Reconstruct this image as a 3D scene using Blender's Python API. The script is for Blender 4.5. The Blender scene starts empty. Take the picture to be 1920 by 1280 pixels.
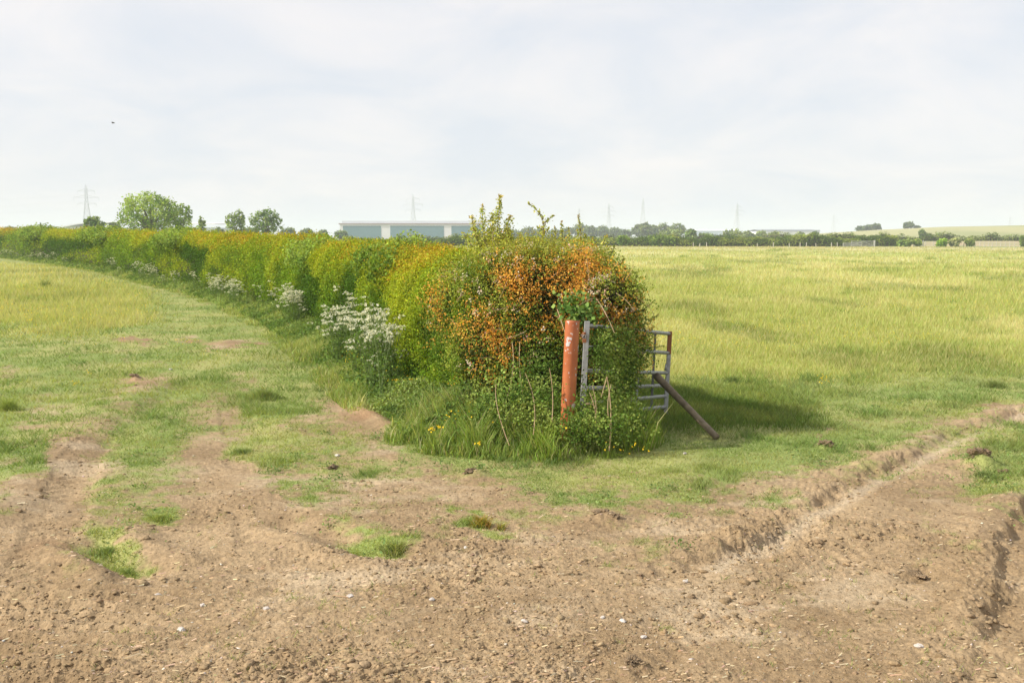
import bpy, math, random
import numpy as np
from mathutils import Vector, Matrix
R = math.radians
rng = np.random.default_rng(7)
random.seed(7)
S = bpy.context.scene
COL = S.collection

# ------------------------------------------------------------------ camera
CAM_H, FPX, PITCH = 2.3, 1866.7, math.atan(197 / 1866.7)
cam_d = bpy.data.cameras.new('camera'); cam = bpy.data.objects.new('camera', cam_d); COL.objects.link(cam)
cam.location = (0, 0, CAM_H); cam.rotation_euler = (R(90) - PITCH, 0, 0)
cam_d.lens = 35; cam_d.sensor_width = 36; cam_d.clip_start = 0.05; cam_d.clip_end = 20000
S.camera = cam

# ------------------------------------------------------------------ sun and sky
SUN_VEC = Vector((-0.95, -0.20, 0.73)).normalized()          # towards the sun
sun_el = math.asin(SUN_VEC.z); sun_az = math.atan2(SUN_VEC.x, SUN_VEC.y)
ld = bpy.data.lights.new('sun', 'SUN'); ld.energy = 5.0; ld.angle = R(0.53); ld.color = (1, .93, .82)
sun = bpy.data.objects.new('sun', ld); COL.objects.link(sun)
sun.rotation_euler = SUN_VEC.to_track_quat('Z', 'Y').to_euler()
W = bpy.data.worlds.new('World'); S.world = W; W.use_nodes = True
nt = W.node_tree; nt.nodes.clear()
def N(t, ty, **kw):
    n = t.nodes.new(ty)
    for k, v in kw.items(): setattr(n, k, v)
    return n
out = N(nt, 'ShaderNodeOutputWorld'); bg = N(nt, 'ShaderNodeBackground'); nt.links.new(bg.outputs[0], out.inputs[0])
sky = N(nt, 'ShaderNodeTexSky', sky_type='NISHITA', sun_disc=False, sun_elevation=sun_el, sun_rotation=sun_az)
sky.air_density = 1.0; sky.dust_density = 2.0; sky.ozone_density = 1.0
BGS = 0.11
bg.inputs[1].default_value = BGS
tc = N(nt, 'ShaderNodeTexCoord'); sep = N(nt, 'ShaderNodeSeparateXYZ'); nt.links.new(tc.outputs['Generated'], sep.inputs[0])
def M(t, op, a, b=None, c=None, clamp=False):
    n = N(t, 'ShaderNodeMath', operation=op); n.use_clamp = clamp
    for i, v in enumerate((a, b, c)):
        if v is None: continue
        if isinstance(v, (int, float)): n.inputs[i].default_value = v
        else: t.links.new(v, n.inputs[i])
    return n.outputs[0]
zz = M(nt, 'ADD', M(nt, 'MAXIMUM', sep.outputs[2], 0.0), 0.26)
cx = M(nt, 'DIVIDE', sep.outputs[0], zz); cy = M(nt, 'DIVIDE', sep.outputs[1], zz)
cmb = N(nt, 'ShaderNodeCombineXYZ'); nt.links.new(cx, cmb.inputs[0]); nt.links.new(cy, cmb.inputs[1])
n1 = N(nt, 'ShaderNodeTexNoise'); n1.inputs['Scale'].default_value = 1.9; n1.inputs['Detail'].default_value = 8; n1.inputs['Roughness'].default_value = .56
n1.inputs['Distortion'].default_value = .5
nt.links.new(cmb.outputs[0], n1.inputs['Vector'])
cr = N(nt, 'ShaderNodeValToRGB'); cr.color_ramp.elements[0].position = .34; cr.color_ramp.elements[1].position = .66
cr.color_ramp.elements[0].color = (0, 0, 0, 1); cr.color_ramp.elements[1].color = (1, 1, 1, 1)
nt.links.new(n1.outputs[0], cr.inputs[0])
def rgbmix(t, fac, a, b, typ='MIX'):
    n = N(t, 'ShaderNodeMix', data_type='RGBA', blend_type=typ)
    for sock, v in ((n.inputs[0], fac), (n.inputs[6], a), (n.inputs[7], b)):
        if isinstance(v, (int, float)): sock.default_value = v
        elif isinstance(v, tuple): sock.default_value = (*v, 1)
        else: t.links.new(v, sock)
    return n.outputs[2]
SK = 0.80 / BGS
veil = rgbmix(nt, cr.outputs[0], (.63 / BGS, .66 / BGS, .72 / BGS), (.80 / BGS, .765 / BGS, .76 / BGS))
allc = rgbmix(nt, 0.86, sky.outputs[0], veil)
nt.links.new(allc, bg.inputs[0])
S.view_settings.view_transform = 'Standard'; S.view_settings.look = 'None'; S.view_settings.gamma = 1
S.view_settings.exposure = 0.36
S.cycles.max_bounces = 6; S.cycles.diffuse_bounces = 3; S.cycles.transmission_bounces = 4
S.cycles.volume_bounces = 1; S.cycles.transparent_max_bounces = 6; S.cycles.caustics_reflective = False; S.cycles.caustics_refractive = False

# ------------------------------------------------------------------ helpers
cp, sp = math.cos(PITCH), math.sin(PITCH)
def ray(px, py):
    u = (px - 960) / FPX; v = (640 - py) / FPX
    return np.array([u, cp + v * sp, -sp + v * cp])
def G(px, py, z=0.0):                      # point on the level z seen at a picture position
    d = ray(px, py); t = (z - CAM_H) / d[2]
    return np.array([d[0] * t, d[1] * t, z])
def P(px, py, Y):                          # point at distance Y
    d = ray(px, py); t = Y / d[1]
    return np.array([d[0] * t, Y, CAM_H + d[2] * t])
def proj(x, y):                            # where flat ground lies in the picture, for laying out ground cover
    dz = -CAM_H
    f = y * cp - dz * sp; f = np.where(f < 0.3, 0.3, f)
    v = (y * sp + dz * cp) / f
    return 960 + FPX * x / f, 640 - FPX * v

def _h(ix, iy, iz, seed):
    h = (ix.astype(np.int64) * 374761393 + iy.astype(np.int64) * 668265263 + iz * 2147483647 + seed * 974634777) & 0xFFFFFFFF
    h = ((h ^ (h >> 13)) * 1274126177) & 0xFFFFFFFF
    h = ((h ^ (h >> 16)) * 2246822519) & 0xFFFFFFFF
    return ((h ^ (h >> 15)) & 0xFFFFFF) / float(0xFFFFFF) * 2 - 1
def vn(x, y, seed=0):
    x = np.asarray(x, float); y = np.asarray(y, float)
    ix = np.floor(x); iy = np.floor(y); fx = x - ix; fy = y - iy
    fx = fx * fx * (3 - 2 * fx); fy = fy * fy * (3 - 2 * fy)
    a = _h(ix, iy, 0, seed); b = _h(ix + 1, iy, 0, seed); c = _h(ix, iy + 1, 0, seed); d = _h(ix + 1, iy + 1, 0, seed)
    return (a * (1 - fx) + b * fx) * (1 - fy) + (c * (1 - fx) + d * fx) * fy
def fbm(x, y, o=4, seed=0, g=.5):
    s = 0; a = 1; t = 0
    for k in range(o):
        s = s + a * vn(x * 1.0, y * 1.0, seed + k * 17); t += a; a *= g
        x, y = (x * .8 - y * .6) * 2.03, (x * .6 + y * .8) * 2.03
    return s / t
def vn3(x, y, z, seed=0):
    return .5 * (vn(x + z * .71, y - z * .43, seed) + vn(x - z * .37 + 31, z + y * .29, seed + 5)) * 1.35
def ss(a, b, x):
    t = np.clip((x - a) / (b - a), 0, 1); return t * t * (3 - 2 * t)
def mixc(a, b, t):
    t = np.asarray(t)[..., None]; return np.asarray(a) * (1 - t) + np.asarray(b) * t

def mesh_np(name, co, faces, n, mat, parent=None, colors=None, smooth=False):
    """co (V,3); faces (F,n) indices; one mesh object"""
    me = bpy.data.meshes.new(name); V = len(co); F = len(faces)
    me.vertices.add(V); me.vertices.foreach_set('co', np.ascontiguousarray(co, dtype=np.float32).ravel())
    me.loops.add(F * n); me.loops.foreach_set('vertex_index', np.ascontiguousarray(faces, dtype=np.int32).ravel())
    me.polygons.add(F); me.polygons.foreach_set('loop_start', np.arange(0, F * n, n, dtype=np.int32))
    if smooth: me.polygons.foreach_set('use_smooth', np.ones(F, bool))
    if colors is not None:
        ca = me.color_attributes.new('Col', 'FLOAT_COLOR', 'POINT')
        c4 = np.ones((V, 4), np.float32); c4[:, :3] = colors; ca.data.foreach_set('color', c4.ravel())
    me.update(calc_edges=True); me.validate()
    me.materials.append(mat)
    o = bpy.data.objects.new(name, me); COL.objects.link(o)
    if parent: o.parent = parent
    return o
class MB:                                   # a small mesh gathered from bars, boxes and lathes
    def __init__(s): s.v = []; s.f = []
    def add(s, v, f):
        b = len(s.v); s.v += [tuple(map(float, p)) for p in v]; s.f += [[i + b for i in q] for q in f]
    def tube(s, pts, rad, n=8, cap=True):
        pts = [Vector(p) for p in pts]
        if isinstance(rad, (int, float)): rad = [rad] * len(pts)
        v = []; ref = None
        for i, p in enumerate(pts):
            d = (pts[min(i + 1, len(pts) - 1)] - pts[max(i - 1, 0)]).normalized()
            if ref is None: ref = Vector((0, 0, 1)) if abs(d.z) < .9 else Vector((1, 0, 0))
            a = d.cross(ref).normalized(); b = d.cross(a).normalized(); ref = -b if False else ref
            for k in range(n):
                t = 2 * math.pi * (k + .5) / n; v.append(p + (a * math.cos(t) + b * math.sin(t)) * rad[i])
        f = []
        for i in range(len(pts) - 1):
            for k in range(n): f.append([i * n + k, i * n + (k + 1) % n, (i + 1) * n + (k + 1) % n, (i + 1) * n + k])
        if cap: f.append(list(range(n))[::-1]); f.append([(len(pts) - 1) * n + k for k in range(n)])
        s.add(v, f)
    def box(s, lo, hi):
        x0, y0, z0 = lo; x1, y1, z1 = hi
        s.add([(x0,y0,z0),(x1,y0,z0),(x1,y1,z0),(x0,y1,z0),(x0,y0,z1),(x1,y0,z1),(x1,y1,z1),(x0,y1,z1)],
              [[0,3,2,1],[4,5,6,7],[0,1,5,4],[1,2,6,5],[2,3,7,6],[3,0,4,7]])
    def build(s, name, mat, parent=None, smooth=False, bevel=0):
        me = bpy.data.meshes.new(name); me.from_pydata(s.v, [], s.f); me.update(); me.materials.append(mat)
        if smooth: me.polygons.foreach_set('use_smooth', [True] * len(me.polygons))
        o = bpy.data.objects.new(name, me); COL.objects.link(o)
        if parent: o.parent = parent
        if bevel:
            m = o.modifiers.new('bevel', 'BEVEL'); m.width = bevel; m.segments = 2; m.limit_method = 'ANGLE'
        return o
def tag(o, label=None, cat=None, group=None, kind=None):
    for k, v in (('label', label), ('category', cat), ('group', group), ('kind', kind)):
        if v: o[k] = v
    return o
def empty(name, loc=(0, 0, 0), rz=0):
    o = bpy.data.objects.new(name, None); COL.objects.link(o); o.location = tuple(map(float, loc)); o.rotation_euler = (0, 0, rz)
    o.empty_display_size = .2; return o
def copy_tree(o, parent=None):
    c = o.copy(); COL.objects.link(c); c.parent = parent
    for ch in list(o.children): copy_tree(ch, c)
    return c

# ------------------------------------------------------------------ materials
def newmat(name):
    m = bpy.data.materials.new(name); m.use_nodes = True; t = m.node_tree; t.nodes.clear()
    o = N(t, 'ShaderNodeOutputMaterial'); b = N(t, 'ShaderNodeBsdfPrincipled'); t.links.new(b.outputs[0], o.inputs[0])
    return m, t, b, o
def mat_leaf(name, trans=.35, rough=.7, gain=1.0, spec=.06):
    m, t, b, o = newmat(name)
    a = N(t, 'ShaderNodeAttribute', attribute_name='Col')
    c = rgbmix(t, 1.0, a.outputs[0], (gain, gain, gain), 'MULTIPLY')
    t.links.new(c, b.inputs['Base Color']); b.inputs['Roughness'].default_value = rough
    b.inputs['Specular IOR Level'].default_value = spec
    tr = N(t, 'ShaderNodeBsdfTranslucent'); c2 = rgbmix(t, 1.0, c, (1.25, 1.2, .5), 'MULTIPLY'); t.links.new(c2, tr.inputs[0])
    mx = N(t, 'ShaderNodeMixShader'); mx.inputs[0].default_value = trans
    t.links.new(b.outputs[0], mx.inputs[1]); t.links.new(tr.outputs[0], mx.inputs[2]); t.links.new(mx.outputs[0], o.inputs[0])
    return m
def mat_noise(name, c1, c2, scale=5, rough=.8, metal=0, bump=.2, detail=6, c3=None, p3=.62, s3=None, bscale=None, bdist=.01, spec=.4):
    m, t, b, o = newmat(name)
    tc = N(t, 'ShaderNodeTexCoord'); n = N(t, 'ShaderNodeTexNoise'); n.inputs['Scale'].default_value = scale; n.inputs['Detail'].default_value = detail
    t.links.new(tc.outputs['Object'], n.inputs['Vector'])
    r = N(t, 'ShaderNodeMapRange'); r.inputs[1].default_value = .32; r.inputs[2].default_value = .68; t.links.new(n.outputs[0], r.inputs[0])
    c = rgbmix(t, r.outputs[0], c1, c2)
    if c3:
        n3 = N(t, 'ShaderNodeTexNoise'); n3.inputs['Scale'].default_value = s3 or scale * 2; n3.inputs['Detail'].default_value = 5
        t.links.new(tc.outputs['Object'], n3.inputs['Vector'])
        r3 = N(t, 'ShaderNodeMapRange'); r3.inputs[1].default_value = p3; r3.inputs[2].default_value = p3 + .03; t.links.new(n3.outputs[0], r3.inputs[0])
        c = rgbmix(t, r3.outputs[0], c, c3)
    t.links.new(c, b.inputs['Base Color']); b.inputs['Roughness'].default_value = rough; b.inputs['Metallic'].default_value = metal
    b.inputs['Specular IOR Level'].default_value = spec
    if bump:
        nb = N(t, 'ShaderNodeTexNoise'); nb.inputs['Scale'].default_value = bscale or scale * 4; nb.inputs['Detail'].default_value = 8
        t.links.new(tc.outputs['Object'], nb.inputs['Vector'])
        bp = N(t, 'ShaderNodeBump'); bp.inputs['Strength'].default_value = bump; bp.inputs['Distance'].default_value = bdist
        t.links.new(nb.outputs[0], bp.inputs['Height']); t.links.new(bp.outputs[0], b.inputs['Normal'])
    return m
LEAF = mat_leaf('leaf'); GRASS = mat_leaf('grass_blade', .4, .6); PETAL = mat_leaf('petal', .3, .7)
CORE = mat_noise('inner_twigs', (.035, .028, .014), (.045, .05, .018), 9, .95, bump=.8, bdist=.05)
BARK = mat_noise('bark', (.10, .075, .05), (.19, .15, .10), 12, .9, bump=.6)

# ------------------------------------------------------------------ the lie of the land
GX = np.array([0,60,120,180,240,300,360,420,480,540,600,660,720,780,840,900,1000,1100,1200,1320,1440,1560,1650,1740,1830,1920], float)
GY = np.array([600,640,700,740,780,820,860,900,950,1000,1050,1100], float)
GC = np.array([
 [1]*26,
 [1,1,.95,.9,.85,.9,.95,.85,.85,.95,1,1,1,1,1,1,1,1,1,1,1,1,1,1,1,1],
 [.9,.9,.95,.9,.85,.85,.95,.95,1,1,.8,.7,1,1,1,1,1,1,1,1,1,1,1,1,1,1],
 [.9,.95,.9,.8,.85,.85,.8,.9,1,1,.8,.2,.5,.9,1,1,1,1,1,1,1,1,1,.95,1,.9],
 [.85,.85,.7,.7,.85,.8,.75,.7,.85,.8,.65,.55,.5,.6,.9,1,1,1,1,1,1,.95,.9,.75,.4,.3],
 [.85,.7,.35,.6,.85,.8,.5,.55,.6,.7,.6,.5,.55,.45,.5,.6,.8,1,1,1,1,.9,.75,.35,.35,.8],
 [.8,.7,.1,.35,.7,.5,.35,.4,.8,.5,.4,.45,.5,.5,.5,.5,.6,.7,.85,.9,.8,.55,.3,.1,.5,.85],
 [.65,.4,.05,.3,.4,.35,.1,.1,.1,.15,.3,.15,.15,.2,.3,.4,.55,.5,.5,.45,.3,.1,.05,.05,.3,.5],
 [.35,.1,.05,.3,.25,.3,.1,.05,.05,.35,.2,.1,.1,.1,.1,.15,.2,.3,.25,.2,.1,.05,.05,.0,.0,.1],
 [.05,.1,.05,.35,.15,.2,.1,.0,.05,.1,.3,.3,.2,.15,.2,.2,.15,.1,.1,.1,.1,0,0,0,0,0],
 [0,0,.05,.15,.1,0,0,0,0,0,.0,.05,.1,.0,0,0,0,0,.08,.03,0,0,0,0,0,0],
 [0]*26], float)
BLOBS = [  # px, py, rx, ry, amount : grass patches (+) and bare patches (-) as seen on the ground
 (205,1022,62,22,.9),(238,1045,35,16,.9),(305,968,42,16,.75),(210,905,60,12,.3),(560,935,42,14,.55),(600,982,40,8,.6),(650,1003,45,12,.8),
 (735,1025,45,18,.95),(690,1015,40,12,.8),(830,972,26,9,.6),(905,985,32,9,.9),(455,845,30,18,.6),(1030,893,40,10,.5),(1090,920,60,9,.3),
 (1150,938,30,6,.4),(1255,970,16,6,.5),(1235,1157,14,7,.5),(1160,1210,14,7,.4),(1705,1130,22,9,.4),(1660,1110,10,5,.4),(745,1243,8,5,.4),
 (1440,955,40,9,.4),(1395,975,22,8,.4),(1880,905,60,26,.6),(1870,860,60,25,.7),
 (255,640,40,5,-.8),(285,645,16,5,-.8),(355,638,34,4,-.6),(440,646,40,6,-.9),(480,643,28,5,-.7),(395,652,20,5,-.6),(255,712,22,6,-.7),(20,696,25,8,-.5),(250,722,60,8,-.3),
 (660,718,38,10,-.7),(680,745,35,12,-.6),(655,770,30,10,-.6),(700,785,30,8,-.8),(740,800,30,8,-.6),(110,860,28,30,-.6),(60,930,45,25,-.5),
 (1870,770,45,5,-.8),(1410,770,20,4,-.4),(1545,812,12,4,-.8),(1580,792,12,3,-.4),(350,548,30,7,-.55),(330,532,22,5,-.5),(285,540,26,5,-.4),(380,570,18,5,-.3),(545,795,60,9,-.3),(900,832,70,9,-.7),(800,815,60,10,-.7)]
def cover(x, y):
    px, py = proj(x, y); r0 = np.hypot(x, y); wk = 8 / np.maximum(r0, 4)
    px = px + fbm(x * 2.3, y * 2.3, 4, 4, .6) * 75 * wk; py = py + fbm(x * 2.3 + 7, y * 2.3, 4, 5, .6) * 42 * wk
    j = np.clip(np.interp(py, GY, np.arange(len(GY))), 0, len(GY) - 1.001); i = np.clip(np.interp(px, GX, np.arange(len(GX))), 0, len(GX) - 1.001)
    j0 = j.astype(int); i0 = i.astype(int); fj = j - j0; fi = i - i0
    c = (GC[j0, i0] * (1 - fi) + GC[j0, i0 + 1] * fi) * (1 - fj) + (GC[j0 + 1, i0] * (1 - fi) + GC[j0 + 1, i0 + 1] * fi) * fj
    c = c + .17 * ss(760, 860, py) * ss(1010, 930, py) + .07 * ss(900, 1000, py) * ss(1120, 1040, py)
    for tr_, wd_, am_ in ((TA, .34, .30), (TB, .30, .26), (TC, .28, .22), (TD, .25, .22)):
        _, sd_, _ = polyd(x, y, tr_); c = c - am_ * np.exp(-(sd_ / wd_) ** 2) * (r0 < 25)
    for bx, by, rx, ry, a in BLOBS:
        c = c + a * (.75 if a > 0 else 1) * np.exp(-(((px - bx) / rx) ** 2 + ((py - by) / ry) ** 2) * 1.2)
    n = fbm(x * 2.1, y * 2.1, 5, 3, .62)
    c = ss(.22, .86, np.clip(c, -.1, 1.15) + n * .42 + .16 * fbm(x * 11, y * 11, 2, 6) * 1.8)
    c = np.where(y < 0.5, 0, c)
    return c
TRB = np.array([(0, 622), (150, 628), (270, 618), (300, 600), (325, 570), (300, 545), (230, 525), (130, 505), (0, 488)], float)
def tall(x, y):                            # 1 = uncut meadow
    px, py = proj(x, y)
    n = fbm(x * .7, y * .7, 4, 41, .6) * 26
    edge_r = np.interp(px, [1150, 1300, 1450, 1600, 1750, 1920], [730, 735, 728, 715, 700, 696])
    right = ss(-12, 45, edge_r + n - py) * (px > 900)
    xb = np.interp(py, [440, 470, 486, 500, 520, 545, 570, 600, 625], [-900, -300, -30, 110, 205, 268, 300, 290, 240])
    left = ss(-40, 80, xb + n * 1.5 - px) * ss(-10, 22, 622 + n - py)
    return np.clip(right + left, 0, 1)

def polyd(x, y, pts):
    """distance along and signed distance across a polyline (positive on its right)"""
    pts = np.asarray(pts, float); best = np.full(np.shape(x), 1e9); sg = np.zeros(np.shape(x)); al = np.zeros(np.shape(x)); acc = 0
    for a, b in zip(pts[:-1], pts[1:]):
        d = b - a; L = np.hypot(*d); d = d / L
        rx = x - a[0]; ry = y - a[1]; t = np.clip(rx * d[0] + ry * d[1], 0, L)
        qx = rx - d[0] * t; qy = ry - d[1] * t; dist = np.hypot(qx, qy)
        side = np.sign(rx * d[1] - ry * d[0])
        k = dist < best; best = np.where(k, dist, best); sg = np.where(k, dist * side, sg); al = np.where(k, acc + t, al); acc += L
    return al, sg, acc
def gp(l): return [G(a, b)[:2] for a, b in l]
RUT1 = gp([(1150,1110),(1290,1062),(1400,1018),(1500,962),(1600,905),(1690,862),(1790,812),(1900,772),(2050,735),(2400,690)])
RUT2 = gp([(1740,1420),(1815,1250),(1855,1130),(1880,1050),(1905,960),(1990,880),(2200,800)])
RUT3 = gp([(-60,1010),(60,905),(130,850),(180,800),(260,745),(330,700)])     # low bank at the left
RUT4 = gp([(640,705),(690,730),(715,775),(800,815),(900,838)])               # scraped edge by the verge
RUT5 = gp([(150,1000),(215,1035),(300,1080)])
RUT6 = gp([(500,965),(600,990),(700,1030),(790,1050)])
RUT7 = gp([(270,1100),(350,980),(400,900),(440,850),(450,780)])
TA = gp([(760,1150),(560,1010),(430,900),(400,820),(425,750),(480,690)])
TB = gp([(30,1050),(120,920),(170,840),(230,770),(310,700)])
TC = gp([(900,930),(760,860),(660,800),(640,750),(660,715)])
TD = gp([(-60,1050),(0,900),(40,800),(90,740)])
TRK1 = gp([(-100,1210),(300,1150),(700,1120),(1100,1090),(1400,1020)])
TRK2 = gp([(100,1500),(420,1180),(500,1010),(470,880),(440,760)])
TRK3 = gp([(900,1500),(1250,1190),(1560,1040),(1800,950),(2000,880)])
TRK4 = gp([(-300,1500),(-20,1200),(90,1020),(150,860),(260,700)])
MOUNDS = [(1840,880,.20,.10),(1135,978,.16,.05),(890,890,.16,.05),(900,838,.14,.06),(1060,852,.12,.05),(1240,1030,.25,.03),(1250,700,.01,0),(255,712,.12,.06),
          (1270,790,.0,0),(1340,1030,.16,.06),(1375,1010,.12,.06),(1185,1250,.12,.05),(915,1222,.06,-.03),(430,640,.2,.03),(1720,1080,.14,-.07),(1705,1075,.10,.05),(620,880,.2,.04),(560,870,.15,.03),(1545,838,.08,.05)]
def soilness(x, y): return 1 - cover(x, y)
def height(x, y, fine=True):
    x = np.asarray(x, float); y = np.asarray(y, float)
    r = np.hypot(x, y); near = r < 60
    h = fbm(x * .05, y * .05, 3, 60) * .18 * ss(25, 80, r) - .10 * ss(13, 20, r) * (x > 2) * ss(2, 5, x) * ss(60, 30, r)
    nx = x[near]; ny = y[near]; k = np.zeros(nx.shape)
    if nx.size:
        rn = np.hypot(nx, ny)
        k = k + fbm(nx * .55, ny * .55, 3, 61) * .05
        a, s, L = polyd(nx, ny, RUT1); wv = fbm(a * 2.2, s * 0, 3, 70) ; s1 = s + .10 * wv + .07 * fbm(nx * 7, ny * 7, 2, 75)
        env = ss(0, .9, a) * np.clip(.75 + .75 * fbm(a * 1.3, 0 * a, 3, 71), .1, 1.5); env = env * .68 * (1 - .75 * np.exp(-((a - 2.55) / .35) ** 2))
        prof = .045 * np.exp(-((s1 + .17) / .13) ** 2) - .065 * ss(-.08, .04, s1) * (1 - ss(.10, .34, s1)) + .03 * np.exp(-((s1 - .46) / .15) ** 2)
        k = k + prof * env
        k = k + .016 * np.sin(a * 2 * np.pi / .19 + s * 6 + 4 * vn(a * 1.1, 0 * a, 77)) * ss(-.3, .5, vn(a * 2, 0 * a, 78)) * ss(-.30, -.08, s1) * (1 - ss(.02, .16, s1)) * env     # lug marks pressed in its wall
        a, s, L = polyd(nx, ny, RUT2); s1 = s + .10 * fbm(a * 2, a * 0, 3, 72) + .09 * fbm(nx * 6, ny * 6, 3, 79)
        prof = .05 * np.exp(-((s1 + .18) / .15) ** 2) - .11 * ss(-.06, .05, s1) * (1 - ss(.45, .8, s1))
        k = k + prof * np.clip(.8 + .9 * fbm(a * 1.6, 0 * a, 3, 73), .1, 1.5)
        a, s, L = polyd(nx, ny, RUT3); env = ss(0, .5, a) * ss(0, 1.8, L - a)
        k = k + (.040 * np.exp(-((s + .10) / .36) ** 2) - .03 * np.exp(-((s - .38) / .2) ** 2)) * env
        a, s, L = polyd(nx, ny, RUT4); env = ss(0, .4, a) * ss(0, .5, L - a)
        k = k + (-.05 * np.exp(-((s + .05) / .2) ** 2) + .06 * np.exp(-((s + .30) / .16) ** 2) + .05 * np.exp(-((s - .22) / .12) ** 2)) * env
        for rt, dp, rw in ((RUT5, .10, .16), (RUT6, .06, .15)):
            a, s, L = polyd(nx, ny, rt); env = ss(0, .3, a) * ss(0, .3, L - a)
            k = k + (-dp * np.exp(-(s / rw) ** 2) + dp * .6 * np.exp(-((s - rw * 1.9) / rw / .8) ** 2) + dp * .4 * np.exp(-((s + rw * 1.9) / rw) ** 2)) * env
        a, s, L = polyd(nx, ny, RUT7); k = k - .035 * np.exp(-(s / .35) ** 2) * ss(0, .6, a) * ss(0, .6, L - a)
        for mx, my, mr, mh in MOUNDS:
            q = G(mx, my); d2 = ((nx - q[0]) ** 2 + (ny - q[1]) ** 2) / max(mr, .01) ** 2
            k = k + mh * np.exp(-d2 * 1.3) * (1 + .8 * fbm(nx * 9, ny * 9, 3, 74))
        for (p_, am) in ((TRK1, .006), (TRK2, .006), (TRK3, .0045), (TRK4, .006)):
            a, s, L = polyd(nx, ny, p_); on = ss(.26, .17, np.abs(s)) * ss(.0, .3, fbm(nx * .9, ny * .9, 3, 83) + .12)
            k = k + on * (am * np.sin((a + np.abs(s) * .8) * 2 * np.pi / .15 + 1.5 * vn(nx * 3, ny * 3, 84)) - .018)
        tr = ss(-2.02, -2.2, nx) * ss(6.6, 6.2, ny)
        k = k + .022 * np.sin(ny * 2 * np.pi / .17 + nx * 3) * tr * (1 - .5 * ss(0, 1, vn(nx * 5, ny * 5, 76)))
        tr2 = ss(.32, .16, np.abs(nx + 1.70)) * ss(.22, .1, np.abs(ny - 8.15))
        k = k + .016 * np.sin(ny * 2 * np.pi / .11 + nx * 2) * tr2
        if fine:
            rgh = 0
            for rt in (RUT1, RUT2):
                _, s, _ = polyd(nx, ny, rt); rgh = rgh + np.exp(-((s + .08) / .32) ** 2)
            so = (.25 + .75 * soilness(nx, ny)) * (1 + .8 * rgh)
            f1 = fbm(nx * 5.5, ny * 5.5, 4, 62, .6)
            rg = np.clip(1 - np.abs(fbm(nx * 9, ny * 14, 3, 63, .6)) * 3.2, 0, 1)
            clod = np.clip(fbm(nx * 22, ny * 22, 3, 64, .65), -.25, 1)
            lump = ss(.05, .5, fbm(nx * 1.2, ny * 1.2, 3, 66))
            fade = 1 / (1 + (rn / 22) ** 2)
            fade = fade * (.5 + .5 * ss(-.25, .25, fbm(nx * .8 + 3, ny * 1.3, 3, 68)))
            k = k + so * fade * (f1 * .016 + rg * .005 * (.4 + lump) + ss(-.05, .45, clod) * (.006 + .012 * lump) + np.abs(fbm(nx * 14, ny * 20, 2, 67)) * .010 + vn(nx * 62, ny * 62, 65) * .004)
        k = k * (1 - ss(40, 60, rn))
    h[near] += k
    h += 1.0 * ss(237, 262, y) * ss(84, 98, x) * ss(420, 320, y)
    return h

# colours of the ground itself
SOIL_A, SOIL_B, SOIL_C = (.325, .236, .138), (.245, .172, .096), (.42, .335, .225)
def meadow_col(x, y):
    n = fbm(x * .12, y * .05, 4, 80, .6); n2 = fbm(x * .6, y * .3, 4, 81, .6)
    c = mixc((.39, .44, .14), (.56, .55, .27), ss(-.35, .4, n * .8 + n2 * .5))
    c = mixc(c, (.15, .215, .045), ss(.22, .5, fbm(x * .35, y * .16, 3, 82)) * .6)
    c = mixc(c, (.34, .38, .135), .45 * (x < 0))
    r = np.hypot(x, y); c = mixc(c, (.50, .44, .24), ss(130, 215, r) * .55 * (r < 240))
    return c
def ground_col(x, y):
    r = np.hypot(x, y); c = cover(x, y); t = tall(x, y)
    s = mixc(SOIL_A, SOIL_B, ss(-.4, .4, fbm(x * 1.7, y * 1.7, 5, 90, .6)))
    s = mixc(s, SOIL_C, ss(.05, .55, fbm(x * .8 + 4, y * 1.4, 5, 91, .65)) * .6)
    s = s * (1 + .22 * fbm(x * 26, y * 26, 2, 96))[..., None]
    a, sg, L = polyd(x, y, RUT1); s = mixc(s, (.50, .43, .32), ss(0, .14, sg + .05 * fbm(x * 5, y * 5, 2, 95)) * (1 - ss(.12, .34, sg)) * .35 * (a > .8))
    px, py = proj(x, y)
    red = np.zeros(np.shape(x))
    for bx, by, rx, ry in ((255,640,60,9),(290,646,30,6),(355,638,40,7),(440,646,60,11),(250,712,40,9),(690,735,70,34),(700,785,60,18),(120,1025,75,22),(1870,770,60,8),(1150,700,1,1)):
        red = red + np.exp(-(((px - bx) / rx) ** 2 + ((py - by) / ry) ** 2))
    s = mixc(s, (.31, .17, .09), np.clip(red, 0, 1) * .38 * ss(-.3, .4, fbm(x * 3, y * 3, 3, 97)))
    g = mixc((.19, .265, .065), (.31, .33, .11), ss(-.3, .5, fbm(x * 1.3, y * 1.3, 4, 92)))
    base = mixc(s, g, c * .85)
    base = mixc(base, meadow_col(x, y) * .9, t * ss(8, 16, r))
    far = mixc((.20, .25, .10), (.34, .33, .17), ss(-.3, .4, fbm(x * .006, y * .006, 3, 93)))
    base = mixc(base, far, ss(228, 235, r))
    base = mixc(base, (.46, .34, .22), ss(233, 237, y) * ss(275, 265, y) * ss(88, 96, x) * (.6 + .4 * vn(x * .15, y * .3, 94)))
    return base

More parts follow.
